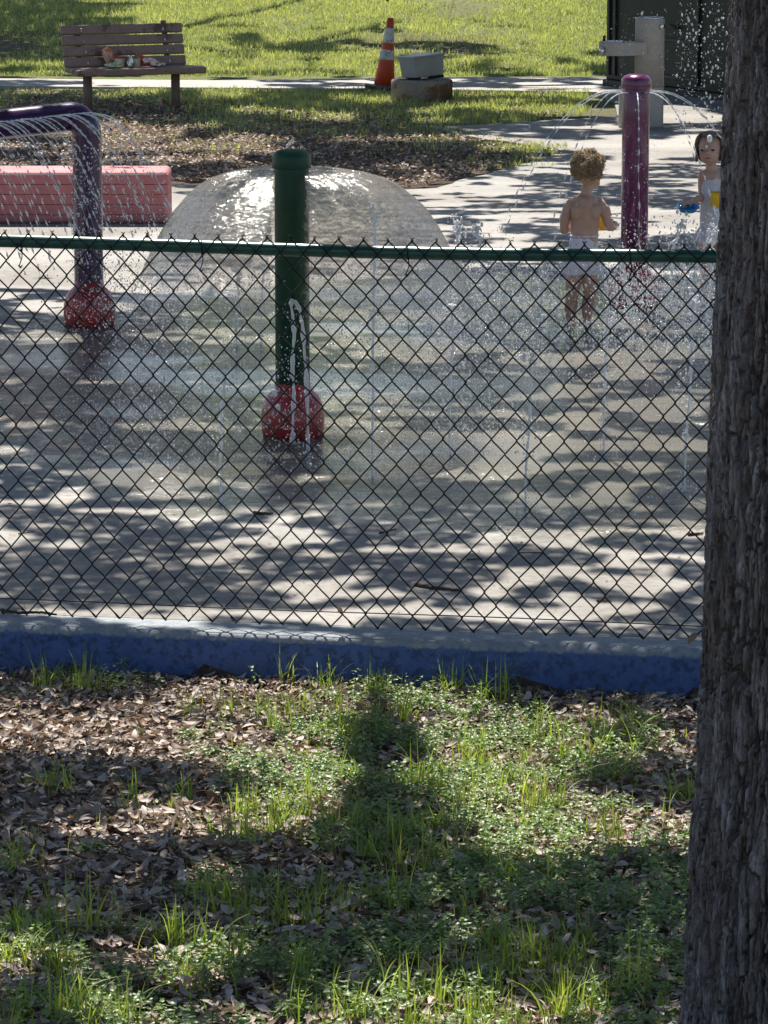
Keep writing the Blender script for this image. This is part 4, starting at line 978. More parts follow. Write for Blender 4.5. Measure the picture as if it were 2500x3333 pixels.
# ------------------------------------------------------------------ bench
def build_bench():
    yaw = math.radians(23); Lb = 1.19
    c0 = at_z(425, 352, 0); Y0 = c0[1]; p = at_Y(410, 218, Y0+.1); org = np.array([p[0], p[1], float(gz(p[0], p[1]))])
    zs = p[2]  # rear of seat
    root = empty("park_bench", org, "brown slatted park bench with snack wrappers lying on it", 'bench')
    m = simple("bench_brown", (.33, .22, .18), .55, .4, var=.15, vs=20, dirt=((.15, .08, .065), 5, .56)); ms = simple("bench_steel", (.20, .14, .11), .6, .4); mbolt = simple("bolt_steel", (.5, .5, .5), .3, .5, metal=1)
    R = Matrix.Translation(Vector((p[0], p[1], zs))) @ Matrix.Rotation(yaw, 4, 'Z')   # local x along, -y forward
    def slat(name, ly, lz, sy, sz, tilt, dx=0, ln=Lb, par=root):
        M = R @ Matrix.Translation((dx, ly, lz)) @ Matrix.Rotation(tilt, 4, 'X')
        mb = MB(); mb.add(*rbox(ln, sy, sz, .014, M, 3)); return obj(name, mb.mesh(name), m, par, False)
    for i in range(4):
        z = .345-.098*i; y = .115-.032*i
        s = slat("backrest_slat", y, z, .042, .089, math.radians(-16))
        for bx in (-.40, .40):
            mb = MB(); Mb = R @ Matrix.Translation((bx+.01*i, y-.026, z-.004)) @ Matrix.Rotation(math.radians(-16), 4, 'X'); V, f = rbox(.02, .014, .034, .006, Mb, 2); mb.add(V, f); obj("bolt", mb.mesh("bolt"), mbolt, s)
    for i in range(3):
        slat("seat_slat", -.045-.135*i, -.012-.008*(i == 2), .122, .045 if i < 2 else .062, math.radians(0 if i < 2 else 4), dx=.035*(i == 2)+.015*(i == 1), ln=Lb+.07*(i == 2)+.03*(i == 1))
    for bx in (-.43, .43):
        g0 = org[2]; top = zs-.03; M = R; mb = MB()
        c = R @ Vector((bx, -.16, 0)); mb.add(*lathe([(.042, g0-.1-0), (.042, top)], (c.x, c.y, 0), 18)); obj("leg", mb.mesh("leg"), ms, root)
        mb = MB(); mb.add(*rbox(.05, .42, .02, .003, R @ Matrix.Translation((bx, -.17, -.046)), 1)); mb.add(*rbox(.05, .02, .44, .003, R @ Matrix.Translation((bx, .105, .20)) @ Matrix.Rotation(math.radians(-16), 4, 'X'), 1)); obj("bracket", mb.mesh("bracket"), ms, root)
    # snack things
    seat = lambda lx, ly, lz=0.011: R @ Vector((lx, ly, lz))
    mr = simple("red_plastic", (.45, .02, .05), .35); mgn = simple("dull_green_plastic", (.12, .20, .12), .4); mgl = simple("cream_jar", (.62, .55, .40), .2, var=.35, vs=45)
    def jar(lx, ly, r, h, lidm, label):
        q = seat(lx, ly); t = empty("food_jar", q, label, 'jar'); mb = MB(); mb.add(*lathe([(r*.9, 0), (r, .006), (r, h*.72), (r*.93, h*.8), (r*.86, h*.84)], q, 20)); obj("jar_body", mb.mesh("jar_body"), mgl, t)
        mb = MB(); mb.add(*lathe([(r*.86, h*.82), (r*.99, h*.83), (r*.99, h*.98), (r*.9, h), (r*.3, h*1.005)], q, 20)); obj("lid", mb.mesh("lid"), lidm, t)
    jar(-.125, -.19, .048, .105, mr, "food jar with a dark red lid on the bench seat"); jar(.03, -.19, .045, .10, mgn, "food jar with a grey green lid on the bench seat")
    def bag(lx, ly, sx, sy, sz, m_, rz, tilt, label, seed, dz=0):
        q = seat(lx, ly, .011+dz); r = np.random.default_rng(seed); V = ICO2[0].copy(); V = V*(1+.28*r.normal(0, 1, (len(V), 1))*.6); V = np.sign(V)*np.abs(V)**.8*np.array([sx, sy, sz])
        Mm = np.array(R.to_3x3() @ (Matrix.Rotation(rz, 3, 'Z') @ Matrix.Rotation(tilt, 3, 'Y'))); V = V@Mm.T; V[:, 2] -= V[:, 2].min()
        mb = MB(); mb.add(V+np.array(q), ICO2[1]); tag(obj("snack_bag", mb.mesh("snack_bag"), m_, smooth_=False), label, 'snack bag')
    foil = simple("foil", (.75, .74, .72), .25, .6, metal=.8, var=.3, vs=60)
    def striped(name, a, b_, sc):
        m_, t, b = mat(name); n = noise(t, sc, 2, .5); L(t, ramp(t, n, [(.42, a), (.5, b_)]), b.inputs['Base Color']); b.inputs['Roughness'].default_value = .3; return m_
    bag(-.21, -.26, .085, .05, .026, striped("green_wrap", (.20, .48, .05), (.75, .75, .6), 30), .1, 0, "flat bright green snack bag at the left end of the snacks", 1)
    bag(.16, -.25, .075, .045, .038, striped("red_wrap", (.55, .03, .04), (.8, .72, .65), 28), -.2, .3, "crumpled red and white snack bag at the right end of the snacks", 2)
    bag(.24, -.27, .05, .035, .018, foil, .1, 0, "silver foil wrapper at the right end of the snacks", 3)
    bag(-.045, -.27, .03, .03, .05, foil, .4, .2, "upright silver foil wrapper between the two jars", 4)
    bag(-.19, -.07, .055, .025, .085, striped("orange_wrap", (.65, .22, .05), (.75, .5, .4), 22), .2, -.45, "orange and pink snack bag leaning on the backrest", 5, .03)
    bag(.085, -.12, .05, .03, .055, striped("yellow_wrap", (.7, .35, .08), (.5, .05, .05), 26), .1, .5, "yellow and red snack bag behind the green lidded jar", 6)
build_bench()

# ------------------------------------------------------------------ traffic cone, plinth, box
def build_cone():
    b = at_z(1250, 289, 0); b[2] = .004; root = empty("traffic_cone", b, "orange traffic cone with two white bands leaning behind the concrete plinth", 'traffic cone')
    mo = simple("cone_orange", (.62, .075, .02), .45, .4, var=.15, vs=10, dirt=((.35, .05, .02), 8, .62)); mw = simple("cone_band", (.62, .61, .58), .5, .4, var=.1, vs=8, dirt=((.16, .15, .15), 26, .52)); mbk = simple("cone_base", (.10, .115, .125), .7)
    h = .70; tl = Matrix.Translation(Vector(b)) @ Matrix.Rotation(math.radians(5.5), 4, 'Y') @ Matrix.Rotation(math.radians(-2), 4, 'X')
    rad = lambda z: .108+(.030-.108)*(z/h)
    def band(z0, z1, m_, name, e=0):
        mb = MB(); zz = np.linspace(z0, z1, 5); V, f = lathe([(rad(z)+e, z) for z in zz], (0, 0, 0), 28); M = np.array(tl); V = V@M[:3, :3].T+M[:3, 3]; mb.add(V, f); return obj(name, mb.mesh(name), m_, root)
    band(.02, h, mo, "cone_body"); band(.285, .385, mw, "reflective_band", .0025); band(.45, .60, mw, "reflective_band", .0025)
    mb = MB(); mb.add(*rbox(.37, .37, .03, .012, tl @ Matrix.Translation((-.01, 0, .014)), 2)); obj("base_plate", mb.mesh("base_plate"), mbk, root)
build_cone()
pc = at_z(1374, 332, 0); pr = at_Y(1475, 300, pc[1])[0]-pc[0]; pt = at_Y(1374, 262, pc[1]+pr)[2]-.0
mb = MB(); pcc = (pc[0], pc[1]+pr, 0); ptop = at_Y(1374, 260, pc[1]+pr)[2]+.005
mb.add(*lathe([(pr*1.0, -.1), (pr, ptop-.02), (pr*.985, ptop-.006), (pr*.95, ptop)], pcc, 48)); 
tag(obj("concrete_plinth", mb.mesh("concrete_plinth"), simple("plinth_concrete", (.34, .29, .24), .85, .2, var=.25, vs=9, bmp=.006, bs=50, dirt=((.20, .11, .07), 4.5, .5))), "round rust stained concrete plinth carrying the grey box", 'plinth')
def build_box():
    c = at_Y(1376, 253, pcc[1]); root = empty("utility_box", (c[0], pcc[1], ptop), "grey metal utility box tilted on the concrete plinth", 'utility box')
    m = simple("grey_metal", (.33, .34, .35), .45, .4, var=.1, vs=8); mk = simple("black_rubber", (.02, .02, .022), .6)
    Rz = Matrix.Translation((c[0], pcc[1], ptop+.028)) @ Matrix.Rotation(math.radians(-5), 4, 'Y') @ Matrix.Rotation(math.radians(33), 4, 'Z')
    mb = MB(); V, f = rbox(.33, .26, .185, .008, None, 2); V[:, :2] *= (1+.10*(V[:, 2:3]/.185)); M = np.array(Rz @ Matrix.Translation((0, 0, .095))); mb.add(V@M[:3, :3].T+M[:3, 3], f); obj("box_body", mb.mesh("box_body"), m, root, False)
    mb = MB(); mb.add(*rbox(.365, .295, .022, .006, Rz @ Matrix.Translation((0, 0, .197)), 2)); obj("lid", mb.mesh("lid"), m, root, False)
    for lx, ly, s in ((.10, -.08, .03), (-.08, .05, .024)):
        mb = MB(); V, f = rbox(.15, .06, s, .01, Rz @ Matrix.Translation((lx, ly, -.012))); mb.add(V, f); obj("foot", mb.mesh("foot"), mk, root)
build_box()

# ------------------------------------------------------------------ drinking fountain
def build_df():
    b = at_z(2100, 418, 0); Y = b[1]+.13; s_ = lambda px, py: at_Y(px, py, Y)
    m = simple("fountain_paint", (.36, .34, .31), .5, .4, var=.12, vs=30, bmp=.001, bs=300); mc = simple("chrome", (.7, .7, .7), .12, .5, metal=1); mdk = simple("dark_metal", (.03, .03, .032), .3)
    xl, xr = s_(2066, 200)[0], s_(2162, 200)[0]; cx = (xl+xr)/2; R = (xr-xl)/2; zt = s_(2110, 58)[2]; zj = s_(2110, 281)[2]; bl = s_(2013, 400)[0]
    root = empty("drinking_fountain", (cx, Y, 0), "grey pedestal drinking fountain with a lower side arm by the dark shed", 'drinking fountain')
    mb = MB(); mb.add(*lathe([(R, zj+.004), (R, zt-.012), (R*.985, zt), (R*.93, zt), (R*.90, zt-.015), (R*.3, zt-.025)], (cx, Y, 0), 40)); obj("pedestal", mb.mesh("pedestal"), m, root)
    mb = MB(); bw = xr-bl; V, f = lathe([(1, 0), (1, .02), (1.0, zj-.004), (.985, zj)], (0, 0, 0), 40); V[:, 0] = V[:, 0]*bw/2+(xr+bl)/2; V[:, 1] = V[:, 1]*R*1.03+Y; mb.add(V, f); obj("base", mb.mesh("base"), m, root)
    # rim, bubbler, button
    mb = MB(); a = np.linspace(0, 2*math.pi, 41); mb.add(*tube([(cx+R*.97*math.cos(q), Y+R*.97*math.sin(q), zt+.001) for q in a], .005, 6)); obj("bowl_rim", mb.mesh("bowl_rim"), mc, root)
    p = s_(2089, 58); mb = MB(); mb.add(*tube([(p[0], Y-.05, zt-.03), (p[0], Y-.05, zt+.04), (p[0]+.004, Y-.05, zt+.052), (p[0]+.012, Y-.05, zt+.05)], [.011, .011, .013, .010], 12)); obj("bubbler", mb.mesh("bubbler"), mc, root)
    p = s_(2150, 84); 
    for (q, yy, nm, r) in ((p, Y-R*.66, "push_button", .030),):
        ax = np.array([q[0]-cx, yy-Y, 0]); ax /= np.linalg.norm(ax); c = np.array([cx, Y, q[2]])+ax*R*.97
        mb = MB(); mb.add(*tube([c, c+ax*.012, c+ax*.022, c+ax*.026], [r, r, r*.8, r*.3], 20)); obj(nm, mb.mesh(nm), mc, root)
    z1 = s_(1950, 178)[2]; z0 = z1; zt2 = s_(1950, 134)[2]; xL = s_(1948, 150)[0]; xR = s_(2103, 150)[0]
    # arm: bowl end at left, neck to the pedestal front
    n = 40; out = []
    pts2 = [(xR, -.13), (xR-.10, -.135), (xR-.2, -.175), (xR-.29, -.19), (xL+.05, -.17), (xL+.005, -.12), (xL, -.06), (xL+.005, .0), (xL+.05, .05), (xR-.29, .06), (xR-.2, .04), (xR-.10, .01), (xR, .0)]
    bm = bmesh.new(); vs = [bm.verts.new((x, Y+y, z0)) for x, y in pts2]; f_ = bm.faces.new(vs); r = bmesh.ops.extrude_face_region(bm, geom=[f_])
    for v in [g for g in r['geom'] if isinstance(g, bmesh.types.BMVert)]: v.co.z = zt2
    bmesh.ops.recalc_face_normals(bm, faces=bm.faces); bmesh.ops.bevel(bm, geom=[e for e in bm.edges if abs(e.verts[0].co.z-e.verts[1].co.z) < 1e-6], offset=.006, segments=2, affect='EDGES')
    me = bpy.data.meshes.new("arm"); bm.to_mesh(me); bm.free(); obj("arm", me, m, root, False)
    mb = MB(); c2 = (xL+.13, Y-.065, zt2+.002); mb.add(*tube([(c2[0]+.085*math.cos(q), c2[1]+.085*math.sin(q), c2[2]) for q in a], .006, 6)); mb.add(*lathe([(.082, zt2), (.078, zt2+.003)], (c2[0], c2[1], 0), 24)); obj("basin", mb.mesh("basin"), mc, root)
    mb = MB(); mb.add(*tube([(xL+.045, Y-.06, zt2-.01), (xL+.045, Y-.06, zt2+.045), (xL+.055, Y-.06, zt2+.055)], [.013, .013, .012], 12)); obj("bubbler", mb.mesh("bubbler"), mdk, root)
    q = s_(1958, 160); c = np.array([q[0], Y-.15, q[2]]); ax = np.array([-.35, -.94, 0]); mb = MB(); mb.add(*tube([c, c+ax*.03, c+ax*.042, c+ax*.046], [.026, .026, .02, .008], 20)); obj("push_button", mb.mesh("push_button"), mc, root)
build_df()

# ------------------------------------------------------------------ dark shed
def build_shed():
    a = at_z(1972, 277, 0); c = at_z(2520, 348, 0); u = (c-a)/np.linalg.norm(c-a); Ln = np.linalg.norm(c-a)+2.2; nrm = np.array([u[1], -u[0], 0]); ang = math.atan2(u[1], u[0])
    root = empty("storage_shed", a, "dark green metal storage shed standing in the shade at the top right", 'shed')
    m = simple("shed_metal", (.020, .025, .023), .5, .3, var=.3, vs=3, bmp=.002, bs=9, dirt=((.06, .06, .05), 1.7, .6)); mt = simple("shed_trim", (.015, .02, .018), .5)
    R = Matrix.Translation(Vector((a[0], a[1], 0))) @ Matrix.Rotation(ang, 4, 'Z')
    mb = MB(); mb.add(*rbox(Ln, 2.0, 2.45, .01, R @ Matrix.Translation((Ln/2, 1.0, 1.285)), 1)); obj("wall", mb.mesh("wall"), m, root, False)
    mb = MB(); mb.add(*rbox(Ln+.04, 2.06, .06, .006, R @ Matrix.Translation((Ln/2, 1.0, .03)), 1)); obj("plinth", mb.mesh("plinth"), mt, root, False)
    mb = MB(); mb.add(*rbox(Ln+.3, 2.3, .09, .01, R @ Matrix.Translation((Ln/2, 1.0, 2.555)), 1)); obj("roof", mb.mesh("roof"), mt, root, False)
    def at_u(px, py, z): 
        d = ray(px, py); # intersect wall plane
        t = np.dot(a-np.array([0, 0, H]), nrm)/np.dot(d, nrm); p = d*t; return float(np.dot(p[:3]-a+np.array([0, 0, 0]), u))
    for px in (1985, 2005, 2275, 2450):
        q = at_u(px, 150, 0); mb = MB(); mb.add(*rbox(.045, .03, 2.3, .004, R @ Matrix.Translation((q, -.012, 1.26)), 1)); obj("frame_bar", mb.mesh("frame_bar"), mt, root, False)
    for z in (.52, .16):
        q = at_u(2180, 150, 0); mb = MB(); mb.add(*rbox(.75, .022, .035, .004, R @ Matrix.Translation((q+.15, -.011, z)), 1)); obj("rail", mb.mesh("rail"), mt, root, False)
    q = at_u(2190, 140, 0); mb = MB(); mb.add(*tube([np.array(R @ Vector(v))[:3] for v in ((q, -.01, .66), (q, -.05, .66), (q+.14, -.05, .65), (q+.14, -.01, .65))], .012, 8)); obj("door_handle", mb.mesh("door_handle"), mt, root)
build_shed()

# ------------------------------------------------------------------ people
def skinmat(name, col):
    m, t, b = mat(name); n = noise(t, 14, 4, .6); L(t, ramp(t, n, [(.3, tuple(c*.88 for c in col)), (.7, tuple(c*1.08 for c in col))]), b.inputs['Base Color'])
    b.inputs['Roughness'].default_value = .42; b.inputs['Subsurface Weight'].default_value = .12; b.inputs['Subsurface Radius'].default_value = (.01, .004, .002); b.inputs['Subsurface Scale'].default_value = 1.0; return m
def blob(mb, a, b, ra, rb, sq=None):
    a = np.array(a, float); b = np.array(b, float); d = np.linalg.norm(b-a); n = max(2, int(d/(min(ra, rb)*.28))+1)
    for i in range(n+1):
        k = i/n; r = ra+(rb-ra)*k; V = ICO2[0]*r
        if sq is not None: V = V*np.array(sq)
        mb.add(V+a+(b-a)*k, ICO2[1])
def chain(mb, pts, rad, sq=None):
    for i in range(len(pts)-1): blob(mb, pts[i], pts[i+1], rad[i], rad[i+1], sq)
def fuse(name, mb, m, parent, voxel=.004, it=6):
    me = mb.mesh(name); o = obj(name, me, m, parent)
    r = o.modifiers.new("fuse", 'REMESH'); r.mode = 'VOXEL'; r.voxel_size = voxel; r.use_smooth_shade = True
    s = o.modifiers.new("smooth", 'SMOOTH'); s.iterations = it; s.factor = .6
    dg = bpy.context.evaluated_depsgraph_get(); dg.update(); ev = o.evaluated_get(dg); nm = bpy.data.meshes.new_from_object(ev)
    o.modifiers.clear(); o.data = nm; nm.name = name
    if not nm.materials: nm.materials.append(m)
    nm.polygons.foreach_set('use_smooth', [True]*len(nm.polygons)); return o
def hand(mb, wrist, dirv, palm_n, sc=1.0, curl=.6, side=1):
    """five fingers rooted in a palm; dirv points from wrist to knuckles; palm_n towards the palm side"""
    d = np.array(dirv, float); d /= np.linalg.norm(d); nrm = np.array(palm_n, float); nrm -= d*np.dot(nrm, d); nrm /= np.linalg.norm(nrm); s = np.cross(d, nrm)*side
    w = np.array(wrist, float); pl = .042*sc
    for k in (-1, -.33, .33, 1): blob(mb, w+s*k*.010*sc, w+d*pl+s*k*.017*sc, .0115*sc, .0095*sc)
    for i, (k, ln) in enumerate(((-1, .030), (-.36, .036), (.3, .038), (.95, .033))):
        p = w+d*pl+s*k*.0175*sc; q1 = d*math.cos(curl)+nrm*math.sin(curl); q2 = d*math.cos(curl*2)+nrm*math.sin(curl*2)
        a1 = p+q1*ln*.5*sc; a2 = a1+q2*ln*.5*sc; chain(mb, [p, a1, a2], [.0068*sc, .006*sc, .005*sc])
    p = w+d*.012*sc+s*.018*sc; a1 = p+(s*.7+d*.6+nrm*.35)*.02*sc; a2 = a1+(s*.25+d*.75+nrm*.6)*.018*sc; chain(mb, [p, a1, a2], [.0085*sc, .007*sc, .0058*sc])
def boy():
    Y = 18.55; g = lambda px, py, dy=0: at_Y(px, py, Y+dy)
    feet = g(1892, 1060); root = empty("person", (feet[0], Y, 0), "small curly haired child in white swim shorts seen from behind with bare back", 'person')
    sk = skinmat("skin_tan", (.47, .285, .21)); mb = MB()
    hipL, hipR = g(1872, 850), g(1925, 850)
    # trunk
    chain(mb, [g(1899, 835), g(1902, 770), g(1905, 710), g(1907, 665)], [.068, .066, .068, .066], (1.15, .86, 1))
    chain(mb, [g(1870, 670, .01), g(1943, 670, .01)], [.050, .050], (1, .85, 1))
    chain(mb, [g(1862, 668), g(1848, 690)], [.036, .032]); chain(mb, [g(1950, 668), g(1966, 690)], [.036, .032])
    chain(mb, [g(1880, 845), g(1920, 845)], [.066, .066], (1, .95, 1))
    chain(mb, [g(1907, 660), g(1910, 612)], [.034, .031])
    # head
    hc = g(1915, 553, .0); mb.add(ICO2[0]*np.array([.066, .078, .078])+hc, ICO2[1]); mb.add(ICO2[0]*np.array([.055, .058, .055])+g(1922, 580, .035), ICO2[1])
    fd = np.array([.55, .83, -.05])
    c = g(1935, 585, .06); chain(mb, [g(1918, 600, .02), g(1938, 596, .055)], [.036, .026]); mb.add(ICO2[0]*.011+hc+fd*.088+np.array([0, 0, -.018]), ICO2[1])
    for s in (1,): mb.add(ICO2[0]*np.array([.008, .014, .02])+g(1948, 572, -.01), ICO2[1])
    mb.add(ICO2[0]*np.array([.008, .014, .02])+g(1880, 580, .0), ICO2[1])
    # arms
    chain(mb, [g(1848, 682), g(1838, 715, .0), g(1836, 748, .01), g(1848, 742, .09), g(1862, 728, .15)], [.030, .027, .024, .022, .017])
    hand(mb, g(1864, 727, .155), (.5, .75, .1), (0, 0, -1), .95, .7, 1)
    chain(mb, [g(1968, 682), g(1978, 715), g(1985, 738, -.005), g(1996, 738, .05), g(2000, 728, .095)], [.031, .028, .025, .022, .017])
    hand(mb, g(2001, 727, .10), (-.15, .8, .1), (-.3, 0, -1), .95, .6, -1)
    # legs
    chain(mb, [g(1872, 870), g(1866, 930, -.01), g(1862, 965, 0), g(1858, 1000, .01), g(1858, 1040, .01)], [.052, .042, .035, .036, .024])
    chain(mb, [g(1925, 870), g(1922, 930, -.01), g(1917, 965, 0), g(1913, 1000, .01), g(1911, 1040, .01)], [.052, .042, .035, .036, .024])
    for fx in (1858, 1912):
        p = g(fx, 1058); x = p[0]
        chain(mb, [(x, Y+.01-.015, .026), (x, Y+.05, .024), (x+.004, Y+.105, .016)], [.026, .026, .017])
        for q in range(5): mb.add(ICO2[0]*np.array([.0075, .012, .008])*(1.3 if q == 0 else 1)+np.array([x-.018+q*.010, Y+.125-.002*q, .012]), ICO2[1])
    # spine groove keeps the back from looking flat: shoulder blades
    mb.add(ICO2[0]*np.array([.03, .018, .042])+g(1876, 690, -.050), ICO2[1]); mb.add(ICO2[0]*np.array([.03, .018, .042])+g(1938, 690, -.050), ICO2[1])
    fuse("body", mb, sk, root)
    ms, t, b = mat("swim_cloth"); n = noise(t, 60, 2, .4); n2 = noise(t, 30, 2, .4)
    c = ramp(t, n, [(.62, (.62, .60, .68)), (.66, (.30, .30, .48))]); c = mixc(t, ramp(t, n2, [(.66, (0, 0, 0)), (.69, (1, 1, 1))]), c, (.45, .33, .12)); L(t, c, b.inputs['Base Color']); b.inputs['Roughness'].default_value = .7
    mb = MB(); chain(mb, [g(1899, 790), g(1899, 835), g(1899, 862)], [.066, .073, .072], (1.2, .95, 1))
    chain(mb, [g(1872, 850), g(1864, 885)], [.066, .063]); chain(mb, [g(1926, 850), g(1930, 882)], [.066, .063])
    # flat waist: squash the top
    V = []; 
    o = fuse("swim_shorts", mb, ms, root, .004, 8); zt = g(1900, 757)[2]
    for v in o.data.vertices:
        if v.co.z > zt: v.co.z = zt+(v.co.z-zt)*.05
        zb = g(1900, 893)[2]
        if v.co.z < zb: v.co.z = zb+(v.co.z-zb)*.1
    mw = MB(); a = np.linspace(0, 2*math.pi, 33); cc = g(1899, 766); mw.add(*tube([(cc[0]+.0765*math.cos(q), Y+.059*math.sin(q), cc[2]) for q in a], .0055, 8)); obj("waistband", mw.mesh("waistband"), ms, root)
    # curly hair: cap plus curls
    mh = leafmat("curly_hair", [(0.0, (.22, .14, .075)), (.5, (.42, .29, .16)), (1.0, (.68, .53, .34))], .45, .1, (1, .8, .5))
    r = np.random.default_rng(3); n = 3600; V = []; Fs = []; rs = []; off = 0
    hb = MB(); Vc = ICO2[0]*np.array([.074, .084, .080]); hb.add(Vc+hc+np.array([-.004, -.012, .012]), ICO2[1])
    cap = hb.mesh("hair"); at = cap.attributes.new('rnd', 'FLOAT', 'POINT'); 
    mbh = MB(); mbh.add(Vc*.95+hc+np.array([-.004, -.010, .012]), ICO2[1]); cnt = [len(Vc)]; rv = [np.full(len(Vc), .1)]
    k_ = 0
    while k_ < n:
        d = r.normal(0, 1, 3); d /= np.linalg.norm(d)
        if np.dot(d, fd) > .5 and d[2] < .55: continue
        if d[2] < -.62: continue
        lump = (1+.40*(float(fbm(np.array(d[0]*3.4+5), np.array(d[2]*3.4+d[1]*1.7), 58, 2))-.5))*(1.0+.05*d[2]); p = hc+np.array([-.004, -.010, .012])+d*np.array([.075, .084, .082])*r.uniform(.94, 1.13)*lump; a0 = r.uniform(0, 6.28); q = np.linspace(0, 4.2, 7); rr = r.uniform(.004, .0115)
        t1 = np.cross(d, [0.3, .2, 1]); t1 /= np.linalg.norm(t1); t2 = np.cross(d, t1)
        pts = [p+t1*rr*math.cos(a0+w_)+t2*rr*math.sin(a0+w_)+d*.0022*w_ for w_ in q]; V_, f_ = tube(pts, .0011, 3); mbh.add(V_, f_); rv.append(np.full(len(V_), r.random())); k_ += 1
    me = mbh.mesh("hair"); at = me.attributes.new('rnd', 'FLOAT', 'POINT'); at.data.foreach_set('value', np.concatenate(rv).astype(np.float32)[:len(me.vertices)])
    obj("hair", me, mh, root)
    # yellow toy in the right hand
    mt = simple("yellow_plastic", (.75, .42, .02), .35); q = g(1962, 715, .17); mb = MB(); mb.add(*lathe([(.026, -.055), (.03, -.05), (.033, .03), (.030, .035), (.027, .03), (.022, -.045)], (q[0], q[1], q[2]), 20))
    tag(obj("toy_cup", mb.mesh("toy_cup"), mt), "yellow toy cup held by the curly haired child", 'toy')
boy()
def girl():
    Y = 19.6; g = lambda px, py, dy=0: at_Y(px, py, Y+dy); sk = skinmat("skin_fair", (.52, .33, .255))
    root = empty("person", (g(2320, 990)[0], Y, 0), "small child in a white swimsuit peeking out from behind the tree trunk", 'person'); mb = MB()
    hc = g(2312, 478); mb.add(ICO2[0]*np.array([.070, .082, .082])+hc, ICO2[1]); mb.add(ICO2[0]*np.array([.058, .06, .06])+g(2310, 502, -.03), ICO2[1]); chain(mb, [g(2309, 505, -.02), g(2306, 522, -.045)], [.045, .024])
    fd = np.array([-.28, -.95, -.1]); mb.add(ICO2[0]*np.array([.010, .012, .012])+g(2303, 497, -.092), ICO2[1])
    mb.add(ICO2[0]*np.array([.016, .008, .0045])+g(2303, 513, -.078), ICO2[1]); mb.add(ICO2[0]*np.array([.015, .007, .0045])+g(2303, 518, -.074), ICO2[1])
    mb.add(ICO2[0]*np.array([.018, .012, .016])+g(2288, 503, -.062), ICO2[1]); mb.add(ICO2[0]*np.array([.018, .012, .016])+g(2323, 503, -.062), ICO2[1])
    chain(mb, [g(2315, 540), g(2316, 565)], [.032, .036])
    chain(mb, [g(2318, 580), g(2320, 640), g(2322, 700), g(2322, 750)], [.060, .060, .064, .066], (1.1, .85, 1)); chain(mb, [g(2292, 575), g(2345, 575)], [.038, .038])
    chain(mb, [g(2289, 578), g(2287, 610, .01), g(2287, 640, .0), g(2268, 650, -.06), g(2250, 658, -.10)], [.031, .027, .024, .021, .016]); hand(mb, g(2249, 658, -.105), (-.75, -.45, -.1), (0, 0, -1), .95, .55, 1)
    chain(mb, [g(2350, 578), g(2362, 620), g(2366, 655), g(2345, 655, -.09), g(2335, 648, -.13)], [.031, .027, .024, .020, .016]); hand(mb, g(2334, 647, -.135), (-.6, -.3, .3), (-.3, -1, 0), .95, .7, -1)
    for x0 in (2300, 2345):
        chain(mb, [g(x0, 770), g(x0, 850), g(x0, 890), g(x0, 930), g(x0, 968)], [.053, .043, .036, .036, .024]); x = g(x0, 980)[0]
        chain(mb, [(x, Y+.01, .026), (x-.005, Y-.05, .024), (x-.01, Y-.10, .016)], [.026, .026, .017])
        for q in range(5): mb.add(ICO2[0]*np.array([.0075, .012, .008])+np.array([x-.03+q*.010, Y-.118, .012]), ICO2[1])
    fuse("body", mb, sk, root)
    md = simple("dark_eye", (.02, .013, .01), .2)
    for ex in (2287, 2320):
        mb = MB(); mb.add(ICO2[0]*np.array([.0115, .006, .0065])+g(ex, 489, -.079), ICO2[1]); obj("eye", mb.mesh("eye"), md, root)
    mb = MB(); mb.add(ICO2[0]*np.array([.017, .006, .0035])+g(2304, 515, -.083), ICO2[1]); obj("mouth", mb.mesh("mouth"), simple("lip", (.30, .07, .06), .4), root)
    ms = simple("white_swim_cloth", (.60, .60, .66), .7, var=.12, vs=60); mb = MB()
    chain(mb, [g(2319, 592), g(2321, 650), g(2323, 710), g(2323, 752)], [.060, .066, .072, .073], (1.12, .90, 1)); chain(mb, [g(2300, 590, 0), g(2297, 566, -.006)], [.030, .020]); chain(mb, [g(2342, 590, 0), g(2345, 566, -.006)], [.030, .020])
    fuse("swimsuit", mb, ms, root, .004, 5)
    mb = MB(); c = g(2323, 752); mb.add(*lathe([(.074, .03), (.088, .0), (.104, -.035), (.110, -.055), (.104, -.056), (.07, -.0)], (c[0], Y, c[2]), 44, wob=lambda a, z: 1+.09*math.sin(9*a)*(1 if z < .02 else 0))); obj("skirt", mb.mesh("skirt"), ms, root)
    mh = simple("brown_hair", (.17, .105, .055), .4, var=.45, vs=90); mb = MB(); r = np.random.default_rng(4)
    for q in range(950):
        a = r.uniform(0, 6.28); el = r.uniform(-.1, 1.5); d = np.array([math.cos(a)*math.cos(el), math.sin(a)*math.cos(el), math.sin(el)])
        front = np.dot(d[:2], fd[:2])/(np.linalg.norm(d[:2])+1e-6)
        if front > .42 and el < .80: continue
        p = hc+d*np.array([.076, .088, .088]); side = np.array([d[0], d[1], 0]); side /= np.linalg.norm(side)+1e-6; ln = .11 if front < .42 else .015
        zend = hc[2]-.065-.02*r.random(); pts = [p]; 
        e = hc+side*np.array([.076, .086, 0])*(1.0+.06*r.random()); 
        if front <= .42: pts += [p*.5+e*.5+side*.010+np.array([0, 0, max(0, d[2])*.03]), np.array([e[0], e[1], hc[2]]), np.array([e[0]*.985+hc[0]*.015, e[1], zend])]
        else:
            pts += [hc+np.array([fd[0]*.07+d[0]*.05, fd[1]*.085, .056+.012*r.random()])]
        Pn = np.array(pts); kk = np.linspace(0, len(Pn)-1, 8); Q = np.stack([np.interp(kk, range(len(Pn)), Pn[:, i]) for i in range(3)], -1)
        mb.add(*tube(Q, np.linspace(.0036, .0018, 8), 4))
    obj("hair", mb.mesh("hair"), mh, root)
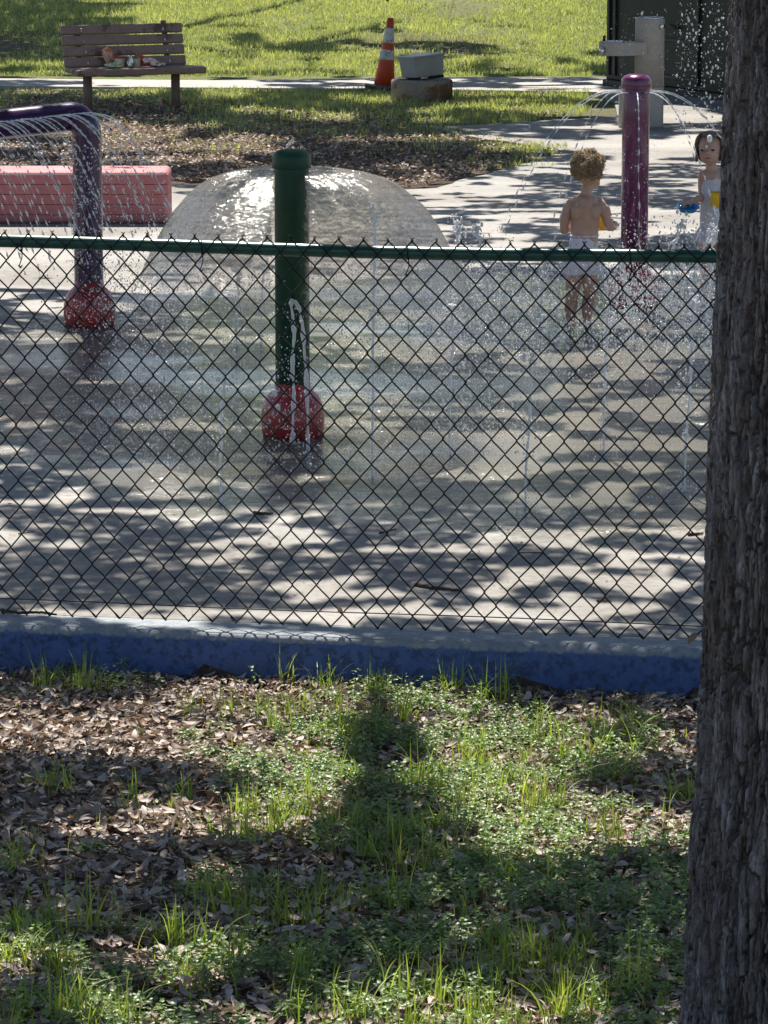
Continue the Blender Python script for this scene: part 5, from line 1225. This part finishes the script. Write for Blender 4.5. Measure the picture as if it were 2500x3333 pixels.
    # blue plate and yellow toy
    c = g(2239, 680, -.16); mp = simple("blue_plastic", (.03, .24, .62), .3, .5, var=.08); V, f = lathe([(.03, -.012), (.045, -.012), (.058, .010), (.064, .012), (.064, .016), (.056, .014), (.044, -.006), (.01, -.006)], (0, 0, 0), 36)
    Mt = np.array(Matrix.Rotation(math.radians(12), 3, 'X')); mb = MB(); mb.add(V@Mt.T+c, f); tag(obj("toy_dish", mb.mesh("toy_dish"), mp), "round blue plastic dish held out by the child beside the trunk", 'toy')
    c = g(2333, 645, -.17); mb = MB(); mb.add(*lathe([(.028, -.05), (.034, -.045), (.040, .03), (.037, .034), (.033, .03), (.026, -.04)], c, 20)); tag(obj("toy_cup", mb.mesh("toy_cup"), simple("deep_yellow_plastic", (.78, .47, .01), .35)), "yellow toy cup at the chest of the child beside the trunk", 'toy')
girl()

# ------------------------------------------------------------------ twigs, leaves on fence, moss
M_TWIG = simple("twig_wood", (.09, .065, .05), .9, .2, var=.4, vs=80, bmp=.002, bs=200)
def twig(pts, r, label, name="twig", z=.006, m=M_TWIG, land=False):
    P = [land_px(a, b)+np.array([0, 0, z]) if land else at_z(a, b, z) for a, b in pts]; P = np.array(P); k = np.linspace(0, len(P)-1, 24); Q = np.stack([np.interp(k, range(len(P)), P[:, i]) for i in range(3)], -1)
    Q += rng.normal(0, r*.35, Q.shape)*np.array([1, 1, .4]); mb = MB(); mb.add(*tube(Q, r*(1.1-.5*k/k.max()), 7)); return tag(obj(name, mb.mesh(name), m), label, 'twig')
o = twig([(1352, 1902), (1400, 1912), (1440, 1915), (1495, 1922)], .007, "thickest broken twig lying on the pad behind the fence"); 
twig([(1942, 1955), (1990, 1957)], .0045, "short dark twig on the pad left of the trunk")
twig([(830, 1668), (860, 1672), (890, 1670)], .006, "dark twig on the wet pad below the red foot")
twig([(1235, 1735), (1290, 1722)], .004, "thin twig on the pad, right of the middle and above the thick one")
twig([(2240, 1740), (2290, 1735)], .006, "dark twig on the pad next to the trunk")
twig([(1690, 1800), (1770, 1798)], .0028, "long thin straight twig on the pad, right part")
twig([(1520, 1822), (1570, 1818)], .003, "small thin twig on the pad above the broken twig")
twig([(60, 1738), (110, 1730)], .003, "thin twig on the pad near the left edge")
twig([(0, 1985), (60, 1995), (130, 1992), (180, 2000)], .006, "dark twig resting at the left end of the curb", z=.012)
twig([(565, 2640), (580, 2680), (560, 2730), (540, 2800)], .006, "crooked grey twig standing out of the leaf litter", z=.03, land=True)
twig([(200, 3220), (260, 3240), (290, 3260)], .004, "short twig in the grass at the bottom left", z=.03, land=True)
# small debris flecks on the pad
r = np.random.default_rng(31); n = 420; y = r.uniform(11.7, 13.9, n); x = r.uniform(-1, 1, n)*(y*.112+.2)
me = scatter("debris", *leaf_template(2, .2, .1, .05), np.stack([x, y, np.full(n, .004)], -1), rot_z(r.uniform(0, 6.28, n))@rot_x(r.normal(0, .3, n)), r.uniform(.006, .022, n), {'rnd': r.random(n)*.4})
tag(obj("debris", me, M_LIT), "tiny bits of leaf and bark scattered on the pad behind the fence", 'debris', kind='stuff')
def stuck(px, py, sz, az, label, tilt=.9):
    T, TF = leaf_template(6, .26, .14, .06); p = at_Y(px, py, 11.36); p[1] = fence_Y(p[0])-.036; Rm = np.array(Matrix.Rotation(az, 3, 'Y') @ Matrix.Rotation(math.pi/2, 3, 'X'))
    V = T*sz@Rm.T+p; mb = MB(); mb.add(V, TF.tolist()); me = mb.mesh("dead_leaf"); at = me.attributes.new('rnd', 'FLOAT', 'POINT'); at.data.foreach_set('value', [.35]*len(me.vertices)); tag(obj("dead_leaf", me, M_LIT), label, 'leaf')
stuck(1107, 2000, .032, 1.1, "small brown leaf caught in the bottom of the fence near the middle"); stuck(2240, 2045, .045, -.9 + math.pi, "curled grey leaf caught in the fence foot beside the trunk"); stuck(2196, 1950, .030, 1.0, "dry shrivelled leaf caught in the mesh just above the bottom wire")
# ball moss clumps
M_MOSS = simple("grey_moss", (.26, .25, .21), .9, .2, var=.35, vs=50)
for i, (px, py, rad, lab) in enumerate(((60, 2480, .0, ""), (330, 2530, .085, "big dark clump of curly moss at the left"), (440, 2560, .06, "curly moss clump lying right of the big dark clump"), (560, 2560, .045, "small moss clump in front of the sticking leaf"), (130, 2560, .08, "wide dark moss clump near the left edge"),
        (230, 2310, .05, "pale curly moss clump beside the tall grass by the curb"), (910, 2300, .05, "dark curly moss ball under the curb"), (1190, 2320, .05, "pale grey curly moss ball right of the middle under the curb"), (1500, 2530, .05, "pale moss clump lying in the green weeds"), (1610, 2690, .05, "grey moss clump among the grass tufts"))):
    if rad == 0: continue
    c = land_px(px, py); r = np.random.default_rng(100+i); mb = MB()
    for q in range(230):
        d = r.normal(0, 1, 3); d[2] = abs(d[2])*.55; d /= np.linalg.norm(d)*1.0; s = c+d*rad*r.uniform(.2, 1)*np.array([1, 1, .55]); a = r.uniform(0, 6.28); t1 = r.normal(0, 1, 3); t1 /= np.linalg.norm(t1); t2 = np.cross(t1, d); t2 /= np.linalg.norm(t2)+1e-9
        rr = r.uniform(.008, .02); mb.add(*tube([s+t1*rr*math.cos(a+w_)+t2*rr*math.sin(a+w_) for w_ in np.linspace(0, 2.6, 6)], .0009, 3))
    tag(obj("moss_clump", mb.mesh("moss_clump"), M_MOSS), lab, 'moss', "curly moss clumps on the leaf litter")
# root / stump at left edge
p = land_px(-15, 2600); mb = MB(); k = np.linspace(0, 1, 14)
mb.add(*tube([p+np.array([-.22+.25*q, .02*math.sin(q*5), .10*(1-q)**1.2-.015]) for q in k], .075*(1-.75*k)+.006*np.sin(k*17), 12)); tag(obj("tree_root", mb.mesh("tree_root"), M_BARKFAR), "thick dark tree root entering at the left edge of the litter", 'root')
# sprig hanging from the crown, just at the top edge
c = at_Y(1268, -8, 9.0); T, TF = leaf_template(4, .25, .1, .05); mb = MB(); r = np.random.default_rng(3)
root = empty("oak_sprig", c, "green leafy sprig hanging in at the top edge of the picture", 'sprig')
mb.add(*tube([c+np.array([0, 0, 0.0]), c+np.array([.01, 0, .12]), c+np.array([-.02, .02, .5])], .0016, 5)); obj("stem", mb.mesh("stem"), M_TWIG, root)
n = 16; me = scatter("leaves", T, TF, c+r.normal(0, 1, (n, 3))*np.array([.014, .014, .018])+np.array([0, 0, .018]), rot_z(r.uniform(0, 6.28, n))@rot_y(r.uniform(.3, 1.4, n)), r.uniform(.016, .03, n), {'rnd': r.random(n)}); obj("leaves", me, M_LEAF, root)
